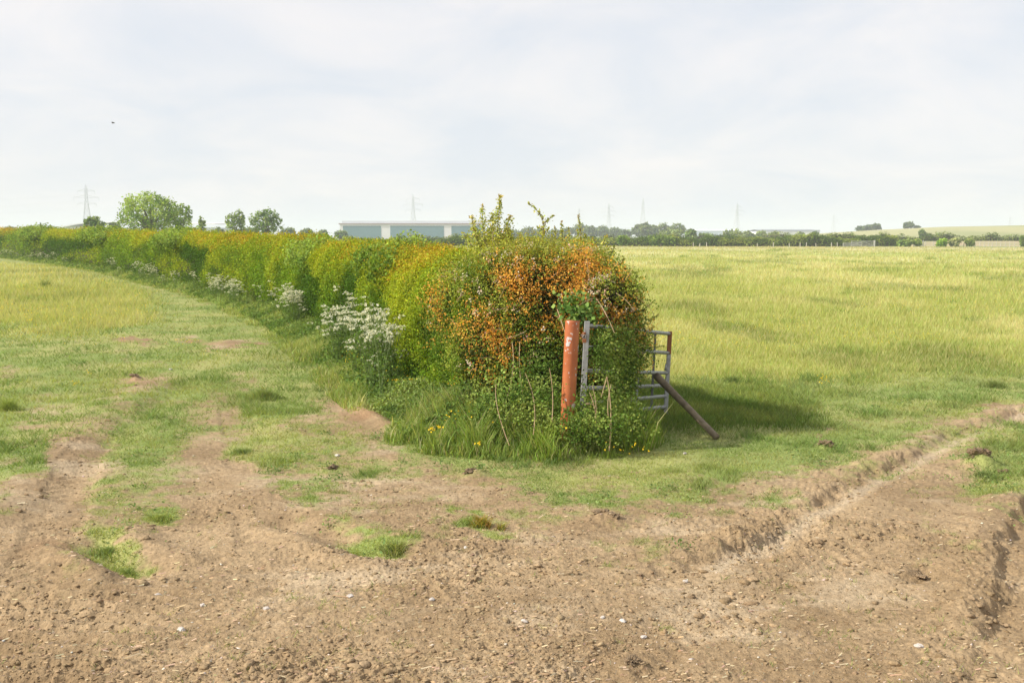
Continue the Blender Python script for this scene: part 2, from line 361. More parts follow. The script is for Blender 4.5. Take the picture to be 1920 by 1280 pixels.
mg, t, b, o = newmat('ground_surface')
a = N(t, 'ShaderNodeAttribute', attribute_name='Col'); tcg = N(t, 'ShaderNodeTexCoord')
nn = N(t, 'ShaderNodeTexNoise'); nn.inputs['Scale'].default_value = 38; nn.inputs['Detail'].default_value = 8; nn.inputs['Roughness'].default_value = .65
t.links.new(tcg.outputs['Object'], nn.inputs['Vector'])
mr = N(t, 'ShaderNodeMapRange'); mr.inputs[1].default_value = .3; mr.inputs[2].default_value = .7; mr.inputs[3].default_value = .72; mr.inputs[4].default_value = 1.28
t.links.new(nn.outputs[0], mr.inputs[0])
cc = rgbmix(t, 1.0, a.outputs[0], mr.outputs[0], 'MULTIPLY'); t.links.new(cc, b.inputs['Base Color'])
b.inputs['Roughness'].default_value = .95; b.inputs['Specular IOR Level'].default_value = .15
nb = N(t, 'ShaderNodeTexNoise'); nb.inputs['Scale'].default_value = 70; nb.inputs['Detail'].default_value = 6; t.links.new(tcg.outputs['Object'], nb.inputs['Vector'])
bp = N(t, 'ShaderNodeBump'); bp.inputs['Strength'].default_value = .7; bp.inputs['Distance'].default_value = .012
t.links.new(nb.outputs[0], bp.inputs['Height']); t.links.new(bp.outputs[0], b.inputs['Normal'])

th = np.concatenate([np.linspace(-180, -42, 40)[:-1], np.linspace(-42, -31, 60)[:-1], np.linspace(-31, 31, 1150)[:-1], np.linspace(31, 42, 60)[:-1], np.linspace(42, 180, 40)[:-1]]) * math.pi / 180
inv = np.concatenate([np.linspace(1 / 3.6, 1 / 60, 820)[:-1], np.linspace(1 / 60, 1 / 300, 120)[:-1], 1 / np.geomspace(300, 6000, 40)])
rad = np.concatenate([np.linspace(.05, 3.6, 60)[:-1], 1 / inv])
RR, TT = np.meshgrid(rad, th, indexing='ij'); gx = (RR * np.sin(TT)).ravel(); gy = (RR * np.cos(TT)).ravel()
gz = height(gx, gy)
nr, nth = RR.shape; ii, jj = np.meshgrid(np.arange(nr - 1), np.arange(nth), indexing='ij'); j2 = (jj + 1) % nth
fc = np.stack([ii * nth + jj, (ii + 1) * nth + jj, (ii + 1) * nth + j2, ii * nth + j2], -1).reshape(-1, 4)[:, ::-1]
ground = mesh_np('ground', np.stack([gx, gy, gz], 1), fc, 4, mg, colors=ground_col(gx, gy), smooth=True)
tag(ground, kind='structure')

# the low hill on the right, beyond the field
hx, hy = np.meshgrid(np.linspace(20, 1500, 160), np.linspace(330, 1300, 70), indexing='ij')
def hillz(x, y):
    ridge = np.interp(x / np.maximum(y, 1), [.12, .2, .27, .36, .43, .52, .8, 1.2], [-3, .5, 3.2, 6.6, 8.6, 9.6, 9.4, 7])
    return ridge * np.exp(-((y - 620) / 210) ** 2) * 1.0 + fbm(x * .01, y * .01, 3, 7) * .5 - .4
hz = hillz(hx, hy)
ni, nj = hx.shape; ii, jj = np.meshgrid(np.arange(ni - 1), np.arange(nj - 1), indexing='ij')
fc = np.stack([ii * nj + jj, (ii + 1) * nj + jj, (ii + 1) * nj + jj + 1, ii * nj + jj + 1], -1).reshape(-1, 4)
hc = mixc((.26, .28, .12), (.36, .35, .17), ss(-.3, .4, fbm(hx.ravel() * .02, hy.ravel() * .008, 4, 8)))
hill = mesh_np('hill', np.stack([hx.ravel(), hy.ravel(), hz.ravel()], 1), fc, 4, mg, colors=hc, smooth=True); tag(hill, kind='structure')

# ------------------------------------------------------------------ leaf and blade builders
def rand_dirs(n, up=0.0, nrm=None, k=0.0):
    d = rng.normal(size=(n, 3)); d /= np.linalg.norm(d, axis=1)[:, None]
    if nrm is not None: d = d + nrm * k
    d[:, 2] += up; return d / np.linalg.norm(d, axis=1)[:, None]
def leaves(name, pos, size, col, mat=LEAF, parent=None, nrm=None, k=.8, up=.35, asp=.62):
    """leaf-shaped faces lying across random directions"""
    n = len(pos); nd = rand_dirs(n, up, nrm, k)
    a = np.cross(nd, rand_dirs(n)); a /= np.linalg.norm(a, axis=1)[:, None]; b = np.cross(nd, a)
    s = (np.asarray(size) * np.ones(n))[:, None] * .5
    v = np.stack([pos - a * s, pos + b * s * asp - a * s * .1, pos + a * s, pos - b * s * asp - a * s * .1], 1)
    v[:, 2] -= nd * s * .25
    f = np.arange(n * 4).reshape(n, 4)
    return mesh_np(name, v.reshape(-1, 3), f, 4, mat, parent, np.repeat(col, 4, 0))
def blades(name, x, y, z, h, w, lean, col, tipcol=None, mat=GRASS, parent=None, seg=1, az=None):
    n = len(x); az = rng.uniform(0, 2 * np.pi, n) if az is None else az; la = rng.uniform(0, 2 * np.pi, n)
    w = w * .5; dx = np.cos(az) * w; dy = np.sin(az) * w; lx = np.cos(la) * lean * h; ly = np.sin(la) * lean * h
    tipcol = col if tipcol is None else tipcol
    if seg == 1:
        v = np.stack([np.stack([x - dx, y - dy, z], 1), np.stack([x + dx, y + dy, z], 1), np.stack([x + lx, y + ly, z + h], 1)], 1)
        c = np.stack([col, col, tipcol], 1)
        return mesh_np(name, v.reshape(-1, 3), np.arange(n * 3).reshape(n, 3), 3, mat, parent, c.reshape(-1, 3))
    hm = h * .6
    v = np.stack([np.stack([x - dx, y - dy, z], 1), np.stack([x + dx, y + dy, z], 1),
                  np.stack([x + dx * .8 + lx * .35, y + dy * .8 + ly * .35, z + hm], 1), np.stack([x - dx * .8 + lx * .35, y - dy * .8 + ly * .35, z + hm], 1),
                  np.stack([x + lx + dx * .1, y + ly + dy * .1, z + h], 1), np.stack([x + lx - dx * .1, y + ly - dy * .1, z + h], 1)], 1)
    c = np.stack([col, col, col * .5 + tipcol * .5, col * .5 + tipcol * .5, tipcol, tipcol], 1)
    b = np.arange(n)[:, None] * 6; f = np.concatenate([b + np.array([[0, 1, 2, 3]]), b + np.array([[3, 2, 4, 5]])], 0)
    return mesh_np(name, v.reshape(-1, 3), f, 4, mat, parent, c.reshape(-1, 3))
def wedge(n, r0, r1, a0=-33, a1=33, p=1.0):
    u = rng.uniform(0, 1, n); r = 1 / ((1 / r0 ** p) * (1 - u) + (1 / r1 ** p) * u) ** (1 / p)
    t = rng.uniform(R(a0), R(a1), n); return r * np.sin(t), r * np.cos(t)

# ------------------------------------------------------------------ hedge line
HB = np.array([(-.50,11.35),(-.75,12.2),(-1.25,13.6),(-2.15,16.2),(-3.75,20.7),(-8.6,32.5),(-17.2,49),(-32.6,75),(-59.6,116),(-104,176)])   # foot of its near face
HBs = [];
for q in np.linspace(0, len(HB) - 1, 200):
    i = min(int(q), len(HB) - 2); f = q - i; p0, p1, p2, p3 = HB[max(i - 1, 0)], HB[i], HB[i + 1], HB[min(i + 2, len(HB) - 1)]
    HBs.append(.5 * ((2 * p1) + (-p0 + p2) * f + (2 * p0 - 5 * p1 + 4 * p2 - p3) * f ** 2 + (-p0 + 3 * p1 - 3 * p2 + p3) * f ** 3))
HBs = np.array(HBs); HL = np.concatenate([[0], np.cumsum(np.hypot(*np.diff(HBs, axis=0).T))]); HLEN = HL[-1]
def hb(a):
    x = np.interp(a, HL, HBs[:, 0]); y = np.interp(a, HL, HBs[:, 1])
    x2 = np.interp(a + .3, HL, HBs[:, 0]); y2 = np.interp(a + .3, HL, HBs[:, 1]); x1 = np.interp(a - .3, HL, HBs[:, 0]); y1 = np.interp(a - .3, HL, HBs[:, 1])
    d = np.stack([x2 - x1, y2 - y1], -1); d /= np.linalg.norm(d, axis=-1)[..., None]
    return x, y, d[..., 0], d[..., 1]
HW = 1.9
def htop(a): return np.interp(np.interp(a, HL, HBs[:, 1]), [11, 16, 21, 33, 49, 75, 116, 176], [1.98, 2.0, 2.06, 2.18, 2.36, 2.55, 2.85, 3.2])
def aw(a): return 17 * np.log(np.interp(a, HL, HBs[:, 1]) / 11.0)      # broader swells where the hedge is old and far
def hedge_pt(a, s, inset=0.0):
    """s 0..1 runs from the foot of the near face over the top to the foot of the far face"""
    x, y, dx, dy = hb(a); H = htop(a) + .10 * vn(a * .45, a * 0, 100) + .06 * vn(a * 1.7, a * 0, 101)
    ang = s * np.pi; a = aw(a)
    c = np.cos(ang); q = np.sin(ang)
    lat = -np.sign(c) * np.abs(c) ** .62; zz = q ** .62
    bul = 1 + .055 * vn(a * .55 + zz * 1.3, zz * 1.2, 102) + .07 * vn(a * 1.5 + zz * 2, zz * 2.0, 103) + .05 * vn(a * 4, zz * 6 + s, 104)
    gap = ss(.34, .62, vn(a * .62 - 3.3 + .8 * zz, zz * 1.4 + 5, 105)) * ss(.95, .55, zz)
    hw = HW * .5 * bul - gap * .22 - inset
    rx, ry = dy, -dx
    L = lat * hw + HW * .5
    X = x + rx * L; Y = y + ry * L; Z = np.maximum(zz, .03) * (H * (1 + (bul - 1) * .22) - inset * .8)
    nrm = np.stack([rx * lat * .8, ry * lat * .8, zz ** 2], -1); nrm /= np.linalg.norm(nrm, axis=-1)[..., None] + 1e-6
    return np.stack([X, Y, Z], -1), nrm, zz, gap
hedge = empty('hedge', (HB[4][0] + 1, HB[4][1], 0)); HOFF = np.array(hedge.location)
tag(hedge, 'long clipped hawthorn hedge with yellow green and rust tipped leaves, running off to the left', 'hedge')
# twiggy inside
A, Sg = np.meshgrid(np.concatenate([np.linspace(.5, 40, 160), np.linspace(40.5, HLEN - .5, 240)]), np.linspace(0, 1, 22), indexing='ij')
pt, _, _, _ = hedge_pt(A.ravel(), Sg.ravel(), .22)
ni, nj = A.shape; ii, jj = np.meshgrid(np.arange(ni - 1), np.arange(nj - 1), indexing='ij')
fc = np.stack([ii * nj + jj, (ii + 1) * nj + jj, (ii + 1) * nj + jj + 1, ii * nj + jj + 1], -1).reshape(-1, 4)
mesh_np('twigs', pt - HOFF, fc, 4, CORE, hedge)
def leafcol(base, n, v=.25, hv=.06):
    g = np.exp(rng.normal(0, v, (n, 1))); h = rng.normal(0, hv, (n, 3)); return np.clip(base * g * (1 + h), .003, .9)
def hedge_leaves(n, a0, a1, size_k):
    # more sprigs where it is near
    y0 = np.interp(a0, HL, HBs[:, 1]); y1 = np.interp(a1, HL, HBs[:, 1]); u = rng.uniform(0, 1, n)
    Y = 1 / ((1 - u) / y0 + u / y1); a = np.interp(Y, HBs[:, 1], HL)
    s = np.where(rng.uniform(0, 1, n) < .82, rng.uniform(0.0, .62, n), rng.uniform(.5, 1, n))
    p, nr_, zz, gap = hedge_pt(a, s, 0)
    m = 7; D = np.hypot(p[:, 0], p[:, 1]); a = aw(a)
    sprig = rand_dirs(n, .5, nr_, 1.1); ln = (.09 + .0018 * D) * rng.uniform(.5, 1.3, n)
    base = p - nr_ * (rng.uniform(0, .22, n) ** 1.3)[:, None]
    t_ = rng.uniform(0, 1, (n, m)); P3 = base[:, None] + sprig[:, None] * (ln[:, None] * t_)[..., None] + rng.normal(0, 1, (n, m, 3)) * (.02 + .0012 * D)[:, None, None]
    # colours : yellow green face, rust young shoots along the crest, darker where it opens
    o_ = ss(.05, .55, vn(a * .35 + s * 2, zz * 2.5, 110) * .38 + .9 * (zz - .88) * 2.9 + vn(a * 2.6 + s * 4, s * 9, 111) * .35 + rng.normal(0, .22, n))
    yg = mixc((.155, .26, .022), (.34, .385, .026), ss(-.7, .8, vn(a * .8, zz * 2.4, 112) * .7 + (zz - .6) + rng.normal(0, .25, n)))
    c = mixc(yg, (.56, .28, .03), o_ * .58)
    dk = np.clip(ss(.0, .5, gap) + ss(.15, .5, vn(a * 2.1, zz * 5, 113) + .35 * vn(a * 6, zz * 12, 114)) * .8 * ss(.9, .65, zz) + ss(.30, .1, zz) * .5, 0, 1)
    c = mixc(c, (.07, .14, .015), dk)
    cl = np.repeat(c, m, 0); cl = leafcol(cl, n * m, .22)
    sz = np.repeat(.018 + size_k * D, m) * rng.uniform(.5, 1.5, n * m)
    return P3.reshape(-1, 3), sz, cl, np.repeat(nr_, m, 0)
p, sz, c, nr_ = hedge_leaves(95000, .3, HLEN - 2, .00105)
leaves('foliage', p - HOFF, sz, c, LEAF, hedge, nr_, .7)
# fine shoots standing above the crest
n = 9000; u = rng.uniform(0, 1, n); Y = 1 / ((1 - u) / 12 + u / 170); a = np.interp(Y, HBs[:, 1], HL); s = rng.uniform(.32, .68, n)
p, nr_, zz, gap = hedge_pt(a, s); D = np.hypot(p[:, 0], p[:, 1])
c = leafcol(mixc((.33, .34, .04), (.45, .25, .03), rng.uniform(0, 1, n)), n, .2)
sh = blades('shoots', p[:, 0] - HOFF[0], p[:, 1] - HOFF[1], p[:, 2] - .05, rng.uniform(.06, .22, n) * (1 + D / 150), .010 + .0007 * D, .35, c, parent=hedge, mat=LEAF)

# darker shrubs growing up through the hedge
def lumps_foliage(name, cen, rads, nsprig, m, size, colfn, parent, off, spread=.03, slen=.14, mat=LEAF, nk=.7, upb=.3, inner=.3, pw=1.2, hole=None):
    cen = np.asarray(cen, float); rads = np.asarray(rads, float)
    w = (rads[:, 0] * rads[:, 2]) ; w = w / w.sum(); i = rng.choice(len(cen), nsprig, p=w)
    d = rand_dirs(nsprig, .15); p = cen[i] + d * rads[i] * (1 - rng.uniform(0, inner, nsprig) ** pw)[:, None]
    # drop sprigs buried deep inside another lump
    keep = np.ones(nsprig, bool)
    for k in range(len(cen)):
        q = (p - cen[k]) / rads[k]; keep &= (np.sum(q * q, 1) > (1 - inner - .12) ** 2)
    keep &= p[:, 2] > .02
    if hole is not None: keep &= vn3(p[:, 0] * 4.2, p[:, 1] * 4.2, p[:, 2] * 5.5, 38) + .5 * vn3(p[:, 0] * 11, p[:, 1] * 11, p[:, 2] * 13, 39) > hole
    p = p[keep]; d = d[keep]; n = len(p)
    sd = rand_dirs(n, upb, d, 1.2); t_ = rng.uniform(0, 1, (n, m)); ln = slen * rng.uniform(.5, 1.4, n)
    P3 = (p[:, None] + sd[:, None] * (ln[:, None] * t_)[..., None] + rng.normal(0, spread, (n, m, 3))).reshape(-1, 3)
    col = colfn(p, d); col = leafcol(np.repeat(col, m, 0), n * m, .25)
    return leaves(name, P3 - off, size * rng.uniform(.65, 1.35, n * m), col, mat, parent, np.repeat(d, m, 0), nk)
def lump_core(name, cen, rads, k, parent, off, mat=CORE):
    V = []; F = []; b = 0
    for c_, r_ in zip(cen, rads):
        nu, nv = 14, 9
        for i in range(nv):
            ph = math.pi * i / (nv - 1)
            for j in range(nu):
                t_ = 2 * math.pi * j / nu; q = np.array([math.sin(ph) * math.cos(t_), math.sin(ph) * math.sin(t_), math.cos(ph)])
                nz = 1 + .25 * float(vn3(np.array(q[0] * 2 + c_[0]), np.array(q[1] * 2), np.array(q[2] * 2), 9))
                V.append(np.array(c_) + q * np.array(r_) * k * nz - off)
        for i in range(nv - 1):
            for j in range(nu): F.append((b + i * nu + j, b + (i + 1) * nu + j, b + (i + 1) * nu + (j + 1) % nu, b + i * nu + (j + 1) % nu))
        b += nu * nv
    return mesh_np(name, np.array(V), np.array(F), 4, mat, parent, smooth=True)
def shrub(name, label, cen, rads, nsprig, m, size, c0, c1, cat='shrub', group=None, slen=.14, spread=.03, core=.62, stems=None):
    base = np.array([cen[0][0], cen[0][1], 0.0]); e = empty(name, base); tag(e, label, cat, group)
    cf = lambda p, d: mixc(c0, c1, ss(-.5, .5, vn3(p[:, 0] * 2.2, p[:, 1] * 2.2, p[:, 2] * 2.2, 31) + d[:, 2] * .5))
    lumps_foliage('foliage', cen, rads, nsprig, m, size, cf, e, base, spread, slen)
    if core: lump_core('twigs', cen, rads, core, e, base)
    if stems:
        mb = MB()
        for st in stems: mb.tube([np.array(q) - base for q in st[0]], st[1], 6)
        mb.build('stem', BARK, e)
    return e
for (pxx, aoff, wid, zt, lab) in ((600, 0, 1.1, .16, 'dark green elder growing out of the hedge top left of the warehouse'),
        (745, 0, .95, .12, 'broad grey green elder on the hedge top below the warehouse'),
        (340, 0, 1.7, .1, 'low green shrub rising from the hedge below the lone white poplars'),
        (80, 0, 3.2, .15, 'dark shrub breaking the hedge top at its far end'),
        (200, 0, 2.4, .1, 'green shrub breaking the hedge top under the small round tree')):
    # where the crest of the hedge crosses this bearing
    aa = np.linspace(1, HLEN - 1, 2000); pp, _, _, _ = hedge_pt(aa, np.full(2000, .45)); q = 960 + FPX * pp[:, 0] / pp[:, 1]; i = int(np.argmin(np.abs(q - pxx)))
    c_ = pp[i]; H = c_[2]; D = c_[1]
    a0 = aa[i]; cen = []; rads = []
    for k in range(5):
        q, _, _, _ = hedge_pt(np.array([a0 + (k - 2) * wid * .55]), np.array([.37 + .06 * (k % 3)])); q = q[0]
        cen.append((q[0], q[1], q[2] - .10 - .06 * abs(k - 2))); rads.append((wid * .42, wid * .42, .15 + zt * .8))
    shrub('elder_bush', lab if 'poplars' not in lab else 'low green shrub rising from the hedge to the right of the big oak', cen, rads, 1500, 7, .028 + .0016 * D, (.14, .22, .035), (.27, .36, .07), slen=.12 + .004 * D, spread=.02 + .001 * D, core=.6)

# ------------------------------------------------------------------ hawthorn in bloom at the hedge end
HC = [(.42,11.9,1.35),(-.05,11.9,1.45),(.85,11.95,1.35),(.35,11.75,.85),(1.12,12.05,.95),(.1,12.4,1.55),(.75,12.5,1.45),(-.35,12.6,1.3),(1.05,12.3,.6),(-.2,11.75,.9),(1.16,11.62,1.2),(1.14,11.7,.62),(1.05,11.5,.85),(1.12,11.4,1.62)]
HR = [(.80,.72,.88),(.60,.62,.72),(.55,.62,.80),(.85,.55,.70),(.52,.6,.62),(.8,.7,.66),(.75,.7,.70),(.7,.7,.75),(.42,.5,.55),(.55,.5,.6),(.27,.3,.36),(.26,.3,.42),(.2,.25,.4),(.36,.34,.24)]
base = np.array([.42, 11.9, 0]); haw = empty('hawthorn_bush', base)
tag(haw, 'hawthorn bush at the hedge end, covered in orange faded blossom, behind the orange post', 'bush')
def hawcol(p, d):
    x = p[:, 0]; z = p[:, 2]
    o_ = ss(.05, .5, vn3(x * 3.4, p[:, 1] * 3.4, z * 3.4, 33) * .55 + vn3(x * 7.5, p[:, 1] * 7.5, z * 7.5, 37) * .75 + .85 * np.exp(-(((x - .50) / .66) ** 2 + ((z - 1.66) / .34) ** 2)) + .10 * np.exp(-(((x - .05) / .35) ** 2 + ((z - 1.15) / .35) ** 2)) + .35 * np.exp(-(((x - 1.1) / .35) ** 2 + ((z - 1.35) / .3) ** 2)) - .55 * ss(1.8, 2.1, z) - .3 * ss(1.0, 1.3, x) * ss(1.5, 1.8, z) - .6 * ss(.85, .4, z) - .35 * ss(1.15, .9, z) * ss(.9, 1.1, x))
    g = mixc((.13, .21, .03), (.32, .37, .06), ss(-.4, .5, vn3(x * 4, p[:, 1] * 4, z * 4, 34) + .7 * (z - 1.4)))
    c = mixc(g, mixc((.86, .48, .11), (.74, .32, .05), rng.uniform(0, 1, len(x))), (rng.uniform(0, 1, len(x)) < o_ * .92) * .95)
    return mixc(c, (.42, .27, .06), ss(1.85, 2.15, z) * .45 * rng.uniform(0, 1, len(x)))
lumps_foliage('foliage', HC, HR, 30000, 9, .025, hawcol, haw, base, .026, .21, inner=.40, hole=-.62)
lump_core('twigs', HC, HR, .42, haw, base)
lumps_foliage('shade_tinted_inner_leaves', HC, np.array(HR) * .72, 9000, 8, .045, lambda p, d: np.tile([[.075, .095, .025]], (len(p), 1)), haw, base, .05, .15, inner=.30)  # inner leaf layer, shade of the bush interior painted in as dark colour
# blossom heads: small pale pink and cream clusters
def blossom(n, cen, rads, off, parent):
    cen = np.asarray(cen); rads = np.asarray(rads); i = rng.choice(len(cen), n); d = rand_dirs(n, .35); p = cen[i] + d * rads[i] * 1.02
    keep = np.ones(n, bool)
    for k in range(len(cen)):
        q = (p - cen[k]) / rads[k]; keep &= (np.sum(q * q, 1) > .9)
    keep &= (p[:, 2] > .75) & (vn3(p[:, 0] * 3, p[:, 1] * 3, p[:, 2] * 3, 36) > -.15)
    p = p[keep]; d = d[keep]; n = len(p); m = 9
    P3 = (p[:, None] + rng.normal(0, .020, (n, m, 3))).reshape(-1, 3)
    c = leafcol(np.repeat(mixc((.76, .50, .36), (.82, .74, .62), rng.uniform(0, 1, n)), m, 0), n * m, .12)
    return leaves('blossom', P3 - off, .023 * rng.uniform(.7, 1.3, n * m), c, PETAL, parent, np.repeat(d, m, 0), .8)
blossom(2600, HC, HR, base, haw)
# tall shoots above the crown
def shoot_curve(p0, p1, bend, n=8):
    p0, p1 = np.array(p0), np.array(p1); t_ = np.linspace(0, 1, n)[:, None]; return p0 + (p1 - p0) * t_ + np.array(bend) * (4 * t_ * (1 - t_))
LP = []; LC = []; LN = []
def leafy_shoot(p0, p1, bend, nl, sp_, rust, r0=.008):
    q = shoot_curve(p0, p1, bend); mb = MB(); mb.tube([x - base for x in q], list(np.linspace(r0, .003, len(q))), 5); mb.build('shoot', BARK, haw)
    t_ = rng.uniform(.05, 1, nl) * (len(q) - 1); i = np.minimum(t_.astype(int), len(q) - 2); f = (t_ - i)[:, None]
    nl = nl
    pos = q[i] * (1 - f) + q[i + 1] * f + rng.normal(0, 1, (nl, 3)) * sp_ * (1.15 - t_ / len(q))[:, None]
    tt = (t_ / len(q))
    c = mixc(mixc((.36, .44, .10), (.55, .52, .16), rng.uniform(0, 1, nl)), (.50, .15, .05), ss(.75, 1, tt) * rust)
    LP.append(pos); LC.append(leafcol(c, nl, .2)); LN.append(tt)
for pxa, pya, pxb, pyb, bx, nl, s_, ru in (
    (925,470,937,366,.02,190,.035,.7),(915,470,905,385,-.03,170,.04,.8),(930,460,957,405,.02,150,.045,.7),(905,470,885,405,-.03,110,.04,.9),(915,475,890,430,-.02,140,.05,.3),
    (940,470,952,430,.02,150,.05,.3),(920,460,925,400,.0,170,.05,.3),(930,480,960,440,.0,120,.05,.3),(900,480,870,440,.0,90,.05,.5),(925,500,920,430,0,300,.07,.1),(912,500,905,445,0,240,.07,.1),(938,500,940,440,0,240,.06,.1),
    (1018,460,1017,405,.01,40,.018,.1),(1017,412,990,380,.03,40,.014,.3),(1018,420,1038,403,.0,30,.015,.4),(1018,430,1006,425,0,14,.015,.1),(1017,440,1030,428,0,14,.015,.1),
    (1086,465,1084,402,.02,60,.02,1),(1090,465,1098,440,.0,34,.02,.5),(1053,465,1052,415,.01,34,.016,1),(1040,465,1041,425,.0,22,.014,1),(1066,470,1066,425,.01,26,.015,1),
    (1120,480,1138,440,.0,30,.02,.8),(1140,490,1152,462,.0,26,.018,.9),(1150,520,1170,485,.0,26,.02,.8),(980,465,975,440,0,30,.02,.5),(1160,545,1185,512,.0,26,.02,.7),(1105,470,1112,448,0,24,.02,.8),
    (1180,600,1222,568,0,30,.02,.2),(1190,620,1235,590,0,34,.025,.1),(1195,640,1228,612,0,30,.02,.1),(1175,560,1205,535,0,26,.02,.4)):
    nl = int(nl * 1.9)
    leafy_shoot(P(pxa, pya, 12.1 if pxa > 1100 else 12.5), P(pxb, pyb, 12.2 if pxa > 1100 else 12.6), (bx, 0, 0), nl, s_ * 1.3, ru)
for k in range(55):
    i = rng.integers(len(HC)); d = rand_dirs(1, .25)[0]; d[1] = -abs(d[1]) if rng.uniform() < .6 else d[1]; q = np.array(HC[i]) + d * np.array(HR[i])
    if q[2] < .9 or (q[0] < .2 and q[2] < 1.6): continue
    if any(np.sum(((q - np.array(c_)) / np.array(r_)) ** 2) < .85 for c_, r_ in zip(HC, HR)): continue
    leafy_shoot(q - d * .08, q + (d + np.array([.25 * np.sign(d[0]), 0, .35])) * rng.uniform(.10, .26), rng.normal(0, .02, 3), int(rng.integers(26, 55)), .022, rng.uniform(0, .6), .005)
pos = np.concatenate(LP); leaves('shoot_leaves', pos - base, .034 * rng.uniform(.6, 1.3, len(pos)), np.concatenate(LC), LEAF, haw)
# bare twigs showing in the gaps
TWIG = mat_noise('dry_twig', (.34, .22, .12), (.48, .36, .22), 30, .85, bump=.3)
for k in range(80):
    i = random.randrange(len(HC)); d = rand_dirs(1, .1)[0]; d[1] = -abs(d[1]) * 1.2; p0 = np.array(HC[i]) + d * np.array(HR[i]) * .72; p1 = p0 + rand_dirs(1, .1, d[None], .8)[0] * random.uniform(.2, .5)
    if p0[2] < .3: continue
    mb = MB(); mb.tube([q - base for q in shoot_curve(p0, p1, rng.normal(0, .04, 3), 5)], [.006, .005, .004, .003, .002], 4); mb.build('bare_twig', TWIG, haw)

# ------------------------------------------------------------------ orange post
RUSTP = mat_noise('orange_red_paint', (.36, .098, .032), (.46, .145, .052), 7, .42, bump=.15, c3=(.55, .48, .45), p3=.63, s3=11, spec=.5)
pb = P(1060, 812, 10.45); pb[2] = -.1; ptp = P(1073.5, 601, 10.45)
opost = empty('gate_post', (pb[0], pb[1], 0)); tag(opost, 'thick round orange painted steel post with flaking pale patches, leaning slightly', 'post')
o0 = np.array([pb[0], pb[1], 0]); ax = ptp - pb; L = np.linalg.norm(ax); ax /= L
mb = MB(); ns, rr = 24, .0765
stations = [(0, rr), (L * .25, rr), (L * .5, rr), (L * .75, rr), (L - .012, rr), (L - .003, rr * .985), (L, rr * .95), (L - .004, rr * .90), (L - .05, rr * .88), (L - .05, .001)]
mb.tube([pb - o0 + ax * s_ for s_, r_ in stations], [r_ for s_, r_ in stations], ns)
mb.build('shaft', RUSTP, opost, smooth=True)
# a patch where the paint has come off
FL = mat_noise('bare_primer', (.45, .40, .40), (.62, .58, .58), 60, .6, c3=(.50, .14, .06), p3=.55, s3=30, bump=.3)
def on_post(px_, py_, rad_):   # a point of the post surface seen at a picture position
    q = P(px_, py_, 10.45); t_ = np.dot(q - pb, ax); c_ = pb + ax * t_; off = q - c_; off[2] = 0
    ox = np.clip(off[0], -rr * .97, rr * .97); return c_ + np.array([ox, -math.sqrt(max(rr ** 2 - ox ** 2, 0)) , 0]) * (rad_ / rr)
def flake(px_, py_, w_, h_, seed):
    r_ = random.Random(seed); n_ = 11; v = [on_post(px_, py_, rr + .0016)]
    for k in range(n_):
        t_ = 2 * math.pi * k / n_; q = r_.uniform(.82, 1.12); v.append(on_post(px_ + math.cos(t_) * w_ * q, py_ + math.sin(t_) * h_ * q, rr + .0012))
    mb = MB(); mb.add([x - o0 for x in v], [[0, 1 + k, 1 + (k + 1) % n_] for k in range(n_)]); mb.build('flaked_patch', FL, opost)
for a_ in ((1066,636,4.6,7,1),(1063.5,644,3.4,4.5,2),(1070,634,2,3,4),(1066,698,1.3,2.6,6),(1080,606,1.4,2.5,7),(1082,616,1,2,8),(1067,705,.8,1.2,9),(1078,690,.8,2,10),(1079,702,1,3,11),(1060,680,.6,.8,12),(1076,655,.5,.9,13),(1064,672,.6,.7,14)): flake(*a_)

# ------------------------------------------------------------------ metal gate folded back against the hedge
GALV = mat_noise('galvanised_steel', (.25, .255, .25), (.40, .405, .395), 22, .5, metal=.35, bump=.15, c3=(.24, .18, .13), p3=.70, s3=14)
RUSTY = mat_noise('rusty_steel', (.16, .075, .04), (.34, .13, .05), 14, .7, bump=.3)
YL, YR = 10.72, 12.7
def GP(px_, py_):                # picture position -> point in the plane of the gate
    X0, X1 = P(1100, 700, YL)[0], P(1252, 700, YR)[0]
    u = (px_ - 960) / FPX
    # x = u*f ; solve for Y along the gate plane
    best = None
    for Yv in np.linspace(YL - .3, YR + .3, 400):
        q = P(px_, py_, Yv); xs = X0 + (X1 - X0) * (Yv - YL) / (YR - YL)
        if best is None or abs(q[0] - xs) < best[0]: best = (abs(q[0] - xs), q)
    return best[1]
go = GP(1095, 775); go[2] = 0; gate = empty('field_gate', go); tag(gate, 'grey galvanised seven bar field gate half buried in the hedge end', 'gate')
def gb(name, pts, r_, mat=GALV, n=10, bev=0):
    mb = MB(); mb.tube([np.array(p_) - go for p_ in pts], r_, n); return mb.build(name, mat, gate, smooth=n > 6)
def box_bar(name, p0, p1, wx, wy, mat, par=gate, off=None):
    off = go if off is None else off
    p0 = np.array(p0) - off; p1 = np.array(p1) - off; mb = MB(); v = []
    for q in (p0, p1):
        for sx, sy in ((-1, -1), (1, -1), (1, 1), (-1, 1)): v.append(q + np.array([sx * wx / 2, sy * wy / 2, 0]))
    mb.add(v, [[0, 3, 2, 1], [4, 5, 6, 7], [0, 1, 5, 4], [1, 2, 6, 5], [2, 3, 7, 6], [3, 0, 4, 7]]); return mb.build(name, mat, par, bevel=.004)
st0, st1 = GP(1091, 790), GP(1101, 602)
box_bar('stile', st0, st1, .058, .058, GALV)
bx0, bx1, by0, by1 = None, None, None, None
s0, sm, s1 = GP(1247, 786), GP(1254, 664), GP(1256, 623)
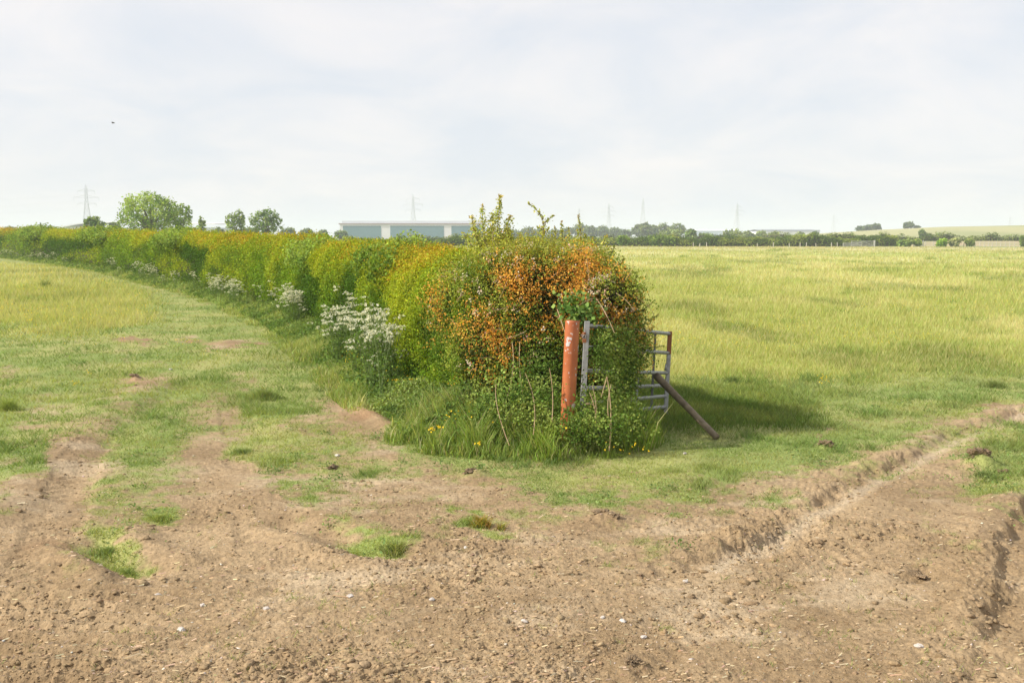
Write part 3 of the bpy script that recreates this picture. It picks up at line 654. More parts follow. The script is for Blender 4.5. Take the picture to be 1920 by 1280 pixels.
box_bar('stile', s0, sm, .05, .05, GALV); o_ = box_bar('stile', sm + (s1 - s0) * .002, s1 + (s1 - s0) * .01, .052, .052, RUSTY); o_['label'] = 'rusty red top of the end stile'
RB = [(1255,625.5),(1254,661.5),(1252,699),(1251,722.5),(1250,742),(1249,762),(1248,781.5)]
LB = [(1101,610),(1098,651),(1096,695),(1095,728),(1094,757),(1092,780),(1091,806)]
for q0, q1 in zip(LB, RB): gb('bar', [GP(*q0), GP(*q1)], .0225)
box_bar('brace', GP(1220, 786), GP(1229, 622), .03, .012, mat_noise('weathered_steel', (.12, .12, .11), (.2, .2, .18), 20, .6, metal=.3))
box_bar('brace', GP(1191, 770), GP(1197, 700), .03, .012, GALV)
mb = MB(); l0 = GP(1248, 694); l1 = GP(1250, 681); mb.tube([l0 - go + np.array([-.012, -.03, 0]), l1 - go + np.array([-.012, -.04, 0])], .012, 8); mb.tube([GP(1251, 678) - go, GP(1249, 678) - go + np.array([0, -.06, 0])], .008, 8); mb.build('latch', GALV, gate, smooth=True)
# hinge band and ring on the near stile
hg = GP(1100, 628)
mb = MB(); q = hg - go
mb.box((q[0] - .065, q[1] - .05, q[2] - .02), (q[0] + .0, q[1] - .032, q[2] + .012)); mb.tube([q + np.array([-.03, -.05, -.03]), q + np.array([-.03, -.05, .035])], .02, 10); mb.build('hinge', RUSTY, gate)
pad = empty('padlock', hg + np.array([-.03, -.075, -.045])); tag(pad, 'small rusty padlock hanging by the hinge between the orange post and grey stile', 'padlock')
mb = MB(); mb.box((-.022, -.012, -.03), (.022, .012, .012)); mb.build('body', RUSTY, pad, bevel=.005)
mb = MB(); mb.tube([(-.014, 0, .01)] + [(-.014 * math.cos(t_), 0, .035 + .018 * math.sin(t_)) for t_ in np.linspace(0, math.pi, 8)] + [(.014, 0, .01)], .0035, 6); mb.build('shackle', GALV, pad, smooth=True)
chn = MB()
for k in range(9):
    t_ = k / 8; c_ = np.array([-.055 - .0 * k + .05 * t_, 0, -.035 * math.sin(math.pi * t_)]); rot = k % 2
    chn.tube([c_ + (np.array([math.cos(a_) * .011, math.sin(a_) * .006 * (1 - rot), math.sin(a_) * .006 * rot])) for a_ in np.linspace(0, 2 * math.pi, 9)], .0022, 5)
co = chn.build('chain', GALV); co.location = tuple(hg + np.array([.0, -.07, .01])); tag(co, 'short steel chain looped from the orange post to the grey gate stile', 'chain')

# ------------------------------------------------------------------ wooden prop leaning on the gate
WOOD = mat_noise('weathered_timber', (.13, .10, .065), (.26, .205, .13), 9, .85, bump=.7, bscale=30, bdist=.006)
b0 = G(1344, 820, 0.02); t0 = P(1230, 704, 12.15)
prop = empty('timber_prop', b0); tag(prop, 'weathered round timber pole leaning from the grass up against the gate', 'pole')
mb = MB(); n_ = 14; ns = 14; ctr = [b0 + (t0 - b0) * k / n_ for k in range(n_ + 1)]; v = []
dirp = (t0 - b0) / np.linalg.norm(t0 - b0); aa_ = np.cross(dirp, [0, 0, 1]); aa_ /= np.linalg.norm(aa_); bb_ = np.cross(dirp, aa_)
for k, c_ in enumerate(ctr):
    r_ = .036 + .010 * k / n_
    for j in range(ns):
        t_ = 2 * math.pi * j / ns; q = r_ * (1 + .09 * float(vn(np.array(t_ * 1.3), np.array(k * .35), 3)) - .16 * math.exp(-((t_ - 4.2) / .22) ** 2)); v.append(c_ - b0 + aa_ * q * math.cos(t_) + bb_ * q * math.sin(t_))
f = [[k * ns + j, k * ns + (j + 1) % ns, (k + 1) * ns + (j + 1) % ns, (k + 1) * ns + j] for k in range(n_) for j in range(ns)] + [list(range(ns))[::-1], [n_ * ns + j for j in range(ns)]]
mb.add(v, f); mb.build('shaft', WOOD, prop, smooth=True)

# ------------------------------------------------------------------ ivy above the posts, bramble at their feet
def hand_plant(name, label, cat, boxes, n, size, c0, c1, k=.7, group=None, mat=LEAF, stems=(), asp=.75):
    e0 = np.array([boxes[0][0], boxes[0][1], 0.0]); e = empty(name, e0); tag(e, label, cat, group)
    w = np.array([b_[6] for b_ in boxes], float); w /= w.sum(); i = rng.choice(len(boxes), n, p=w); B = np.array([b_[:6] for b_ in boxes])[i]
    p = B[:, :3] + rng.normal(0, .5, (n, 3)) * B[:, 3:]; keep = p[:, 2] > .02; p = p[keep]; n = len(p)
    c = leafcol(mixc(c0, c1, ss(-.5, .6, vn3(p[:, 0] * 6, p[:, 1] * 6, p[:, 2] * 6, 12) + rng.normal(0, .3, n))), n, .22)
    leaves('foliage', p - e0, size * rng.uniform(.6, 1.3, n), c, mat, e, np.tile([[-.3, -.8, .4]], (n, 1)), k, asp=asp)
    if stems:
        for q0, q1, bd, r_ in stems: mb = MB(); mb.tube([x - e0 for x in shoot_curve(q0, q1, bd, 9)], list(np.linspace(r_, r_ * .5, 9)), 5); mb.build('stem', TWIG, e)
    return e
iv = [(*P(1085, 590, 10.9), .18, .14, .12, 2), (*P(1070, 565, 11.0), .2, .16, .12, 1), (*P(1105, 600, 10.9), .14, .14, .16, 1), (*P(1095, 575, 11), .2, .12, .1, 1)]
hand_plant('ivy', 'glossy dark ivy clump spilling over the tops of the two gate posts', 'ivy', iv, 650, .052, (.08, .15, .03), (.26, .38, .10), asp=.9)
br = [(*P(1128, 668, 10.7), .13, .12, .22, 1.2), (*P(1135, 640, 10.7), .10, .12, .12, .6), (*P(1125, 790, 10.35), .45, .25, .14, 1.2), (*P(1090, 790, 10.25), .35, .2, .16, 1.2), (*P(1030, 770, 10.6), .35, .3, .3, 2.6),
      (*P(1150, 770, 10.8), .3, .25, .25, 1.6), (*P(960, 750, 10.7), .5, .35, .35, 3.0), (*P(1000, 700, 11.1), .4, .3, .3, 2), (*P(1100, 760, 10.45), .1, .1, .3, .5), (*P(1150, 690, 11.0), .17, .1, .42, 1.5), (*P(1178, 680, 11.35), .13, .1, .42, 1.2), (*P(1135, 630, 10.9), .16, .08, .14, .8), (*P(1170, 625, 11.2), .14, .1, .14, .7), (*P(1110, 820, 10.3), .45, .2, .08, .6), (*P(1165, 720, 11.3), .2, .25, .4, 1.4), (*P(1165, 800, 11.0), .26, .25, .14, 1.0), (*P(1212, 640, 12.1), .08, .1, .16, .25)]
stems = [(P(1142, 845, 10.2), P(1138, 706, 10.35), (.03, 0, 0), .008), (P(1138, 706, 10.35), P(1127, 745, 10.3), (0, 0, 0), .006), (P(1118, 800, 10.3), P(1105, 735, 10.35), (.02, 0, .01), .007), (P(1117, 790, 10.3), P(1110, 722, 10.35), (.02, 0, .0), .005),
         (P(1035, 790, 10.3), P(1030, 690, 10.4), (.02, 0, .02), .006), (P(1118, 560, 11.0), P(1152, 624, 10.7), (0, 0, .03), .006), (P(1144, 800, 10.3), P(1146, 720, 10.4), (-.03, 0, 0), .006), (P(1098, 757, 10.3), P(1120, 765, 10.3), (0, 0, .02), .006),
         (P(1000, 815, 10.3), P(985, 700, 10.6), (.05, 0, .02), .006), (P(960, 640, 11.2), P(945, 760, 10.7), (.05, 0, .0), .005), (P(975, 640, 11.2), P(985, 760, 10.7), (-.03, 0, .0), .005), (P(1045, 580, 11), P(1060, 625, 10.7), (0, 0, 0), .006), (P(955,835,10.1),P(930,720,10.5),(-.05,0,.05),.005)]
hand_plant('bramble', 'tangled bramble with bare tan canes round the feet of the gate posts', 'bramble', br, 15500, .030, (.10, .175, .03), (.30, .38, .09), stems=stems)

# ------------------------------------------------------------------ verge: rank grass, cleavers and nettles along the foot of the hedge
def verge_xy(n, y0, y1, lo, hi):
    u = rng.uniform(0, 1, n); Y = 1 / ((1 - u) / y0 + u / y1); a = np.interp(Y, HBs[:, 1], HL); x, y, dx, dy = hb(a)
    q = rng.uniform(0, 1, n); off = lo + (hi - lo) * q; return x + dy * off, y - dx * off, q, a
n = 175000
x, y, q, a = verge_xy(n, 11.35, 150, -1.12, .35); D = np.hypot(x, y)
wob = fbm(x * .8, y * .8, 3, 20); q2 = q + wob * .5 + rng.normal(0, .1, n)
hgt = (.02 + .27 * ss(.05, .95, q2)) * rng.uniform(.55, 1.25, n); hgt *= .25 + .75 * ss(0, 1.6, a - (.9 - q)); keep = q2 > .05
# the rounded end of the verge in front of the hawthorn
n2 = 70000; tt = rng.uniform(R(140), R(395), n2); rr_ = rng.uniform(.45, 1.22, n2) ** .8; x2 = .38 + rr_ * np.where(np.cos(tt) < 0, 1.6, 1.18) * np.cos(tt); y2 = 11.45 + rr_ * 1.25 * np.sin(tt)
ed = rr_ + .35 * fbm(x2 * 2.5, y2 * 2.5, 3, 21) + rng.normal(0, .13, n2); h2 = (.015 + (.24 + .02 * ss(.2, .8, x2)) * ss(1.25, .55, ed) ** 1.5) * rng.uniform(.3, 1.5, n2) * (.45 + 1.1 * ss(-.35, .4, fbm(x2 * 5, y2 * 5, 3, 28)))
k2 = ed < 1.26; x2, y2, h2 = x2[k2], y2[k2], h2[k2]
X = np.concatenate([x[keep], x2]); Y = np.concatenate([y[keep], y2]); Hh = np.concatenate([hgt[keep], h2]); D = np.hypot(X, Y); n = len(X)
px, py = proj(X, Y); right = ss(0, 1.2, X)
cn = fbm(X * 1.1, Y * 1.1, 4, 22); c = mixc((.22, .30, .08), (.40, .44, .17), ss(-.3, .45, cn + rng.normal(0, .2, n)))
c = mixc(c, (.23, .33, .05), (Y < 11.3) * (.35 + .4 * (X > .2))); c = mixc(c, (.50, .45, .24), (rng.uniform(0, 1, n) < .10) * .8); c = leafcol(c, n, .2)
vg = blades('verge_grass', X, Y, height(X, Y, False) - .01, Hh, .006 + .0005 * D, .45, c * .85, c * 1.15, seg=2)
tag(vg, 'rank green grass along the foot of the hedge', 'grass', kind='stuff')
n = 125000
x, y, q, a = verge_xy(n, 11.2, 150, -.78, .35); D = np.hypot(x, y); cl = ss(-.25, .2, fbm(x * 1.5, y * 1.5, 3, 23) + .25); z = rng.uniform(0, 1, n) ** .7 * (.10 + .42 * q) * (.5 + .6 * cl)
n2 = 30000; tt = rng.uniform(R(165), R(330), n2); rr_ = rng.uniform(.5, 1.05, n2); x2 = .38 + rr_ * np.where(np.cos(tt) < 0, 1.5, 1.1) * np.cos(tt); y2 = 11.5 + rr_ * 1.15 * np.sin(tt); z2 = rng.uniform(0, 1, n2) ** .7 * .50 * ss(1.15, .5, rr_) * (.6 + .6 * ss(-.3, .3, fbm(x2 * 2.5, y2 * 2.5, 2, 24)))
X = np.concatenate([x, x2]); Y = np.concatenate([y, y2]); Z = np.concatenate([z, z2]); D = np.hypot(X, Y)
c = leafcol(mixc((.13, .21, .05), (.28, .36, .11), ss(-.3, .4, fbm(X * 1.8, Y * 1.8, 3, 25))), len(X), .24)
wd = leaves('undergrowth', np.stack([X, Y, Z + .02 + height(X, Y, False)], 1), (.022 + .0011 * D) * rng.uniform(.6, 1.3, len(X)), c, LEAF, k=0, up=.7)
tag(wd, 'nettles and cleavers massed along the hedge bottom', 'undergrowth', kind='stuff')

# ------------------------------------------------------------------ cow parsley
WHITE = mat_leaf('white_petal', .25, .7)
def parsley(seed, split=False):
    r_ = np.random.default_rng(seed); e = empty('cow_parsley')
    mb = MB(); UP = []; 
    for k in range(6 if split else 7):
        an = r_.uniform(0, 2 * np.pi); hh = r_.uniform(.65, 1.05); sp_ = r_.uniform(.05, .26); tip = np.array([math.cos(an) * sp_, math.sin(an) * sp_, hh])
        q = shoot_curve((0, 0, 0), tip, (-math.cos(an) * .03, -math.sin(an) * .03, 0), 6); mb.tube(q, list(np.linspace(.005, .0025, 6)), 5)
        for j in range(3):
            t2 = tip + np.array([r_.normal(0, .06), r_.normal(0, .06), r_.uniform(-.12, .06)]); mb.tube([q[-2], t2 - np.array([0, 0, .03])], [.0025, .002], 4); UP.append(t2)
    mb.build('stem', GREENSTEM, e)
    P_ = []; 
    for u in UP:
        R0 = r_.uniform(.03, .055)
        for j in range(11):
            a_ = r_.uniform(0, 2 * np.pi); q = R0 * math.sqrt(r_.uniform(0, 1)); c_ = u + np.array([math.cos(a_) * q, math.sin(a_) * q, -.25 * q * q / R0 * 2])
            P_.append(c_ + r_.normal(0, .005, (4, 3)))
    P_ = np.concatenate(P_)
    for Q_ in (P_.reshape(len(UP), -1, 3) if split else [P_]): leaves('flower_head', Q_, (.013 if split else .018) * r_.uniform(.7, 1.3, len(Q_)), np.clip(np.tile([[.80, .80, .70]], (len(Q_), 1)) * r_.uniform(.85, 1.05, (len(Q_), 1)), 0, .88), WHITE, e, k=0, up=1.2, asp=.9)
    n_ = 260; z_ = r_.uniform(.05, .75, n_); a_ = r_.uniform(0, 2 * np.pi, n_); q = r_.uniform(.0, .22, n_)
    leaves('leaves', np.stack([np.cos(a_) * q, np.sin(a_) * q, z_], 1), .04, leafcol(np.tile([[.13, .21, .05]], (n_, 1)), n_), LEAF, e)
    return e
GREENSTEM = mat_noise('green_stem', (.12, .18, .05), (.18, .24, .08), 10, .7, bump=0)
protos = [parsley(s_, s_ < 3) for s_ in (1, 2, 3, 4)]; used = [False] * 4
def put_parsley(x, y, sc, label, group):
    k = random.randrange(2) + (0 if y < 19 else 2)
    if not used[k]: o_ = protos[k]; used[k] = True
    else: o_ = copy_tree(protos[k])
    o_.location = (x, y, float(height(np.array([x]), np.array([y]), False)[0])); o_.rotation_euler = (0, 0, random.uniform(0, 6.28)); o_.scale = (sc,) * 3
    tag(o_, label, 'cow parsley', group)
def along(px_, off):        # foot of the hedge face at a bearing
    aa = np.linspace(.2, HLEN - 2, 3000); x, y, dx, dy = hb(aa); x = x + dy * off; y = y - dx * off; i = int(np.argmin(np.abs(960 + FPX * x / y - px_))); return x[i], y[i]
for k in range(19):
    x, y = along(random.uniform(622, 742), random.uniform(-.62, -.05)); put_parsley(x, y, random.uniform(.95, 1.42), 'white cow parsley in the dense clump against the near hedge', 'cow parsley clump near the hedge end')
for k in range(16):
    x, y = along(random.gauss(422, 16), random.uniform(-.6, .05)); put_parsley(x, y, random.uniform(.6, 1.0), 'white cow parsley in the small bright clump halfway along the hedge', 'cow parsley clump halfway along the hedge')
for k in range(12):
    x, y = along(random.uniform(490, 560), random.uniform(-.3, .1)); put_parsley(x, y, random.uniform(.8, 1.1), 'sparse cow parsley at the hedge foot between the two brighter clumps', 'sparse cow parsley between clumps')
for k in range(40):
    x, y = along(random.gauss(random.choice((15, 40, 60, 95, 215, 260, 275, 330)), 16) , random.uniform(-.8, 0)); put_parsley(x, y, random.uniform(.55, 1.05) , 'far off cow parsley in the white fringe along the far hedge foot', 'cow parsley fringe along the far hedge')
for px_, py_ in ((800, 700), (765, 690), (845, 700), (760, 680)):
    q = G(px_, py_ + 40); put_parsley(q[0], q[1] + .3, .55, 'low cow parsley in the grass between the white clump and the hawthorn', 'low cow parsley left of the hawthorn')

# ------------------------------------------------------------------ grass of the track and the meadows
n = 1150000
x, y = wedge(n, 4.4, 90, -34, 34); c = cover(x, y); t = tall(x, y); D = np.hypot(x, y)
cl = fbm(x * 3.1, y * 3.1, 4, 26, .6)
keep = (rng.uniform(0, 1, n) < c ** 1.15 * (.35 + .65 * ss(-.35, .2, cl))) & (t < .6)
# not inside the hedge
aH, sH, _ = polyd(x, y, HBs[::3]); keep &= ~((sH > .3) & (sH < 1.6) & (aH > .2))
x, y, D, cl, c, t = (v[keep] for v in (x, y, D, cl, c, t)); n = len(x)
tuft = ss(.15, .5, fbm(x * 1.5, y * 1.5, 3, 27))
h = (.020 + .028 * ss(8, 16, D) + .05 * tuft * c + .12 * t) * rng.uniform(.5, 1.5, n)
gcol = mixc((.20, .28, .085), (.33, .37, .125), ss(-.3, .4, fbm(x * .9, y * .9, 4, 28)))
gcol = mixc(gcol, (.40, .36, .20), ss(.1, .5, fbm(x * 2.2 + 9, y * 2.2, 3, 29)) * .45)
gcol = mixc(gcol, (.15, .235, .07), tuft * .5); gcol = mixc(gcol, (.32, .31, .15), ss(.95, .25, c) * .6); gcol = leafcol(gcol, n, .2)
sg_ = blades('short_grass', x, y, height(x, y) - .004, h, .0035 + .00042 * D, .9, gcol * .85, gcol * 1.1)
tag(sg_, 'thin short grass growing over the worn track', 'grass', kind='stuff')
n = 900000
x, y = wedge(n, 11, 235, -34, 34, .8); t = tall(x, y); D = np.hypot(x, y); keep = (rng.uniform(0, 1, n) < t) & (y < 229)
aH, sH, _ = polyd(x, y, HBs[::3]); keep &= ~((sH > -.6) & (sH < 2.2))
x, y, D, t = (v[keep] for v in (x, y, D, t)); n = len(x)
cl = fbm(x * .8, y * .8, 4, 46, .6)
h = (.06 + .10 * t) * (1 + .6 * cl) * (.65 + .5 * ss(16, 40, D)) * rng.uniform(.5, 1.3, n) * (1 + .25 * ss(15, 60, D))
mc = meadow_col(x, y); mc = leafcol(mc, n, .15)
seed = rng.uniform(0, 1, n) < .3; mc[seed] = mixc(mc[seed], (.56, .48, .26), np.full(seed.sum(), .6)); h[seed] *= 1.25
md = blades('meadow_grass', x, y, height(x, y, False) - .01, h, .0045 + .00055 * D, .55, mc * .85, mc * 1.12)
tag(md, 'tall seeding meadow grass in the open fields', 'grass', kind='stuff')
# longer shaded grass where the log and gate stand
n = 26000; x = rng.uniform(1.2, 4.2, n); y = rng.uniform(11.0, 15.5, n); e_ = ss(0, .5, y - (11.2 + .15 * (x - 1.2)) + .4 * fbm(x, y, 2, 30)) * ss(4.2, 3.0, x - (y - 12) * .3); keep = rng.uniform(0, 1, n) < e_; x, y = x[keep], y[keep]; n = len(x)
c = leafcol(mixc((.14, .21, .05), (.26, .31, .09), ss(-.3, .4, fbm(x * 1.3, y * 1.3, 3, 31))), n, .2)
o_ = blades('gateway_grass', x, y, height(x, y, False) - .01, rng.uniform(.03, .12, n), .009, .6, c * .85, c * 1.1, seg=2); tag(o_, 'longer grass in the shade behind the gate', 'grass', kind='stuff')
# darker tussocks in the fields and low weeds on the track
n = 230; tx, ty = wedge(n, 14, 190, -33, 33, .55); t = tall(tx, ty); aH, sH, _ = polyd(tx, ty, HBs[::3]); k_ = (t > .5) & ~((sH > -1.5) & (sH < 3)); tx, ty = tx[k_], ty[k_]; n = len(tx); m = 150
D = np.hypot(tx, ty); rr_ = rng.uniform(.08, .26, n) * (1 + D / 90); x = (tx[:, None] + rng.normal(0, 1, (n, m)) * rr_[:, None] * 1.5).ravel(); y = (ty[:, None] + rng.normal(0, 1, (n, m)) * rr_[:, None]).ravel()
c = leafcol(np.repeat(mixc((.22, .31, .08), (.34, .40, .13), rng.uniform(0, 1, n)), m, 0), n * m, .2); Dm = np.repeat(D, m)
o_ = blades('tussocks', x, y, height(x, y, False) - .01, rng.uniform(.08, .24, n * m) * (1 + Dm / 200), .006 + .0005 * Dm, .7, c * .85, c * 1.1); tag(o_, 'darker green tussocks dotted over the fields', 'grass', kind='stuff')
n = 1500; tx, ty = wedge(n, 6.5, 30, -33, 33, 1.0); cv = cover(tx, ty); t = tall(tx, ty); aH, sH, _ = polyd(tx, ty, HBs[::3]); k_ = (t < .5) & (rng.uniform(0, 1, n) < cv * ss(-.3, .3, fbm(tx, ty, 3, 88))) & ~((sH > -.6) & (sH < 3)); tx, ty = tx[k_], ty[k_]; n = len(tx); m = 38
rr_ = rng.uniform(.03, .10, n); x = (tx[:, None] + rng.normal(0, 1, (n, m)) * rr_[:, None]).ravel(); y = (ty[:, None] + rng.normal(0, 1, (n, m)) * rr_[:, None]).ravel()
c = leafcol(np.repeat(mixc((.12, .20, .06), (.26, .33, .12), rng.uniform(0, 1, n)), m, 0), n * m, .22)
o_ = leaves('weeds', np.stack([x, y, height(x, y) + rng.uniform(.005, .055, n * m)], 1), .028 * rng.uniform(.5, 1.4, n * m), c, LEAF, k=0, up=1.2, asp=.5); tag(o_, 'low broad leaved weeds in the track grass', 'weeds', kind='stuff')
n = 5000; x, y = wedge(n, 5, 16, -32, 32, 1.3); so = soilness(x, y); k_ = (rng.uniform(0, 1, n) < .22 * ss(.1, .45, fbm(x * .9, y * .9, 3, 89))); x, y = x[k_], y[k_]; m = 7
x = (x[:, None] + rng.normal(0, .02, (len(x), m))).ravel(); y = (y[:, None] + rng.normal(0, .02, (len(y), m))).ravel(); c = leafcol(mixc((.17, .27, .07), (.38, .36, .15), rng.uniform(0, 1, len(x))), len(x), .2)
o_ = blades('seedling_grass', x, y, height(x, y) - .004, rng.uniform(.015, .05, len(x)), .005, 1.0, c * .85, c * 1.1); tag(o_, 'single shoots of grass coming up through the bare soil', 'grass', kind='stuff')
# buttercups
YEL = mat_leaf('yellow_petal', .3, .5)
def flowers(name, x, y, z, s, col, lab):
    o_ = leaves(name, np.stack([x, y, z], 1), s, col, YEL, k=0, up=1.0, asp=.95); tag(o_, lab, 'wild flowers', kind='stuff')
n = 14000; x, y = wedge(n, 14, 120, -34, 0, .9); x, y = x[:8000], y[:8000]; n = len(x); t = tall(x, y); f_ = ss(-.05, .3, fbm(x * .35, y * .35, 3, 47) + .12); D = np.hypot(x, y); keep = rng.uniform(0, 1, n) < t * f_; x, y, D = x[keep], y[keep], D[keep]
flowers('buttercups', x, y, height(x, y, False) + rng.uniform(.22, .36, len(x)), .016 + .00055 * D, np.tile([[.80, .62, .04]], (len(x), 1)), 'yellow buttercups scattered through the left meadow')
n = 15000; x, y = wedge(n, 14, 200, 2, 34, .8); t = tall(x, y); f_ = ss(.0, .4, fbm(x * .25, y * .25, 3, 48)); D = np.hypot(x, y); keep = rng.uniform(0, 1, n) < t * f_; x, y, D = x[keep], y[keep], D[keep]
flowers('buttercups', x, y, height(x, y, False) + rng.uniform(.2, .36, len(x)), .012 + .0004 * D, np.tile([[.74, .58, .06]], (len(x), 1)), 'yellow buttercups thinly scattered in the right field')
FX = []
for px_, py_, rx, ry, m in ((690,668,45,10,60),(660,660,22,8,30),(750,690,25,6,20),(740,712,22,4,16),(780,712,10,3,8),(760,705,16,6,14),(810,802,9,4,16),(825,800,8,3,8),(1060,800,6,5,6),(900,830,10,3,6),(1170,840,40,8,16),(60,625,55,12,60),(150,632,40,12,30),(230,636,10,4,10),(350,640,30,6,24),(145,718,10,4,12),(165,698,8,4,5),(900,760,40,30,20),(850,780,30,12,14),(1010,560,1,1,1),(495,728,6,3,4),(380,660,60,15,14),(1545,708,14,8,30)):
    for k in range(m):
        zf = (.38 if 640 < px_ < 1200 else .06) * random.uniform(.75, 1.25); q = G(px_ + random.gauss(0, rx * .6), py_ + random.gauss(0, ry * .6), zf); FX.append(tuple(q))
FX = np.array(FX); flowers('buttercups', FX[:, 0], FX[:, 1], FX[:, 2], .022, np.tile([[.80, .56, .03]], (len(FX), 1)), 'yellow buttercups dotted on the track and verge')

# ------------------------------------------------------------------ soil crumbs, straw, stones
CR = mat_leaf('crumb', 0, .95, spec=.1)
def crumbs(name, x, y, s, col, flat=.5, lift=.0, mat=CR):
    n = len(x); z = height(x, y) + s * lift
    ov = np.array([[1,0,0],[-1,0,0],[0,1,0],[0,-1,0],[0,0,1],[0,0,-1]], float); of = np.array([[0,2,4],[2,1,4],[1,3,4],[3,0,4],[2,0,5],[1,2,5],[3,1,5],[0,3,5]])
    A = rng.uniform(0, 2 * np.pi, n); ca, sa = np.cos(A), np.sin(A); v = ov[None] * rng.uniform(.55, 1.3, (n, 6, 1)) + rng.normal(0, .18, (n, 6, 3)); v[..., 0] *= rng.uniform(.8, 1.7, n)[:, None]; v[..., 2] *= flat
    v = v * (s * .5)[:, None, None]; vx = v[..., 0] * ca[:, None] - v[..., 1] * sa[:, None]; vy = v[..., 0] * sa[:, None] + v[..., 1] * ca[:, None]
    V = np.stack([vx + x[:, None], vy + y[:, None], v[..., 2] + z[:, None]], -1).reshape(-1, 3); F = (np.arange(n)[:, None, None] * 6 + of[None]).reshape(-1, 3)
    return mesh_np(name, V, F, 3, mat, colors=np.repeat(col, 6, 0))
n = 90000; x, y = wedge(n, 4.5, 22, -32, 32, 1.6); so = soilness(x, y); lump = ss(-.2, .5, fbm(x * 1.2, y * 1.2, 3, 66)); keep = rng.uniform(0, 1, n) < so * (.25 + .75 * lump); x, y = x[keep], y[keep]; n = len(x)
s = .006 + .034 * rng.uniform(0, 1, n) ** 7 + .0005 * np.hypot(x, y)
o_ = crumbs('soil_crumbs', x, y, s, leafcol(mixc(SOIL_A, SOIL_B, rng.uniform(0, 1, n)), n, .15, .015)); tag(o_, 'loose crumbs of dry brown soil', 'soil', kind='stuff')
n = 9000; x, y = wedge(n, 4.5, 24, -32, 32, 1.3); so = soilness(x, y)
for rt in (RUT1, RUT2, RUT3): _, sd_, _ = polyd(x, y, rt); so = so + 1.6 * np.exp(-((sd_ + .1) / .3) ** 2)
keep = rng.uniform(0, 1, n) < so * ss(-.1, .5, fbm(x * 1.0, y * 1.0, 4, 85, .65)) ; x, y = x[keep], y[keep]; n = len(x); s = .014 + .05 * rng.uniform(0, 1, n) ** 4
import bmesh
bm = bmesh.new(); bmesh.ops.create_icosphere(bm, subdivisions=2, radius=1); iv_ = np.array([v_.co[:] for v_ in bm.verts]); if_ = np.array([[v_.index for v_ in f_.verts] for f_ in bm.faces]); bm.free(); m = len(iv_)
ph = rng.uniform(0, 100, (n, 1)); K = 1 + .55 * vn(iv_[None, :, 0] * 1.6 + ph, iv_[None, :, 1] * 1.6 + iv_[None, :, 2], 86) + .3 * vn(iv_[None, :, 0] * 3.7 + ph, iv_[None, :, 1] * 3.7 - iv_[None, :, 2] * 2, 87)
v = iv_[None] * K[..., None] * np.stack([rng.uniform(.8, 1.5, n), rng.uniform(.7, 1.1, n), rng.uniform(.3, .6, n)], 1)[:, None] * (s * .5)[:, None, None]
A = rng.uniform(0, 2 * np.pi, n); ca, sa = np.cos(A)[:, None], np.sin(A)[:, None]; z = height(x, y)
V = np.stack([v[..., 0] * ca - v[..., 1] * sa + x[:, None], v[..., 0] * sa + v[..., 1] * ca + y[:, None], v[..., 2] + (z + s * .04)[:, None]], -1).reshape(-1, 3); F = (np.arange(n)[:, None, None] * m + if_[None]).reshape(-1, 3)
o_ = mesh_np('soil_clods', V, F, 3, mg, colors=np.repeat(leafcol(mixc(SOIL_A, SOIL_B, rng.uniform(0, 1, n)), n, .10, .01), m, 0)); tag(o_, 'broken lumps of soil thrown up by wheels', 'soil', kind='stuff')
n = 16000; x, y = wedge(n, 4.5, 22, -32, 32, 1.4); so = soilness(x, y); keep = rng.uniform(0, 1, n) < so * .8; x, y = x[keep], y[keep]; n = len(x); A = rng.uniform(0, np.pi, n); Ls = rng.uniform(.01, .035, n) ; Ls = np.where(rng.uniform(0, 1, n) < .02, Ls * 3, Ls); ws = rng.uniform(.002, .0045, n) + .0001 * np.hypot(x, y)
z0 = height(x, y) + .008; ca, sa = np.cos(A), np.sin(A); tl = rng.normal(0, .15, n) * Ls
V = np.stack([np.stack([x + ca * Ls * i / 2 - sa * ws * j / 2, y + sa * Ls * i / 2 + ca * ws * j / 2, z0 + tl * i / 2 + .002 * (j)], 1) for i, j in ((-1, -1), (1, -1), (1, 1), (-1, 1))], 1).reshape(-1, 3)
o_ = mesh_np('straw', V, np.arange(n * 4).reshape(n, 4), 4, CR, colors=np.repeat(leafcol(mixc((.50, .37, .22), (.62, .50, .33), rng.uniform(0, 1, n)), n, .15), 4, 0)); tag(o_, 'broken straw and bark chips trodden into the soil', 'straw', kind='stuff')
n = 900; x, y = wedge(n, 4.5, 20, -32, 32, 1.3); so = soilness(x, y); keep = rng.uniform(0, 1, n) < so; x, y = x[keep], y[keep]; n = len(x)
o_ = crumbs('pebbles', x, y, .010 + .018 * rng.uniform(0, 1, n) ** 3, leafcol(mixc((.50, .42, .34), (.66, .60, .54), rng.uniform(0, 1, n)), n, .1)); tag(o_, 'small pale pebbles scattered in the soil', 'pebbles', kind='stuff')
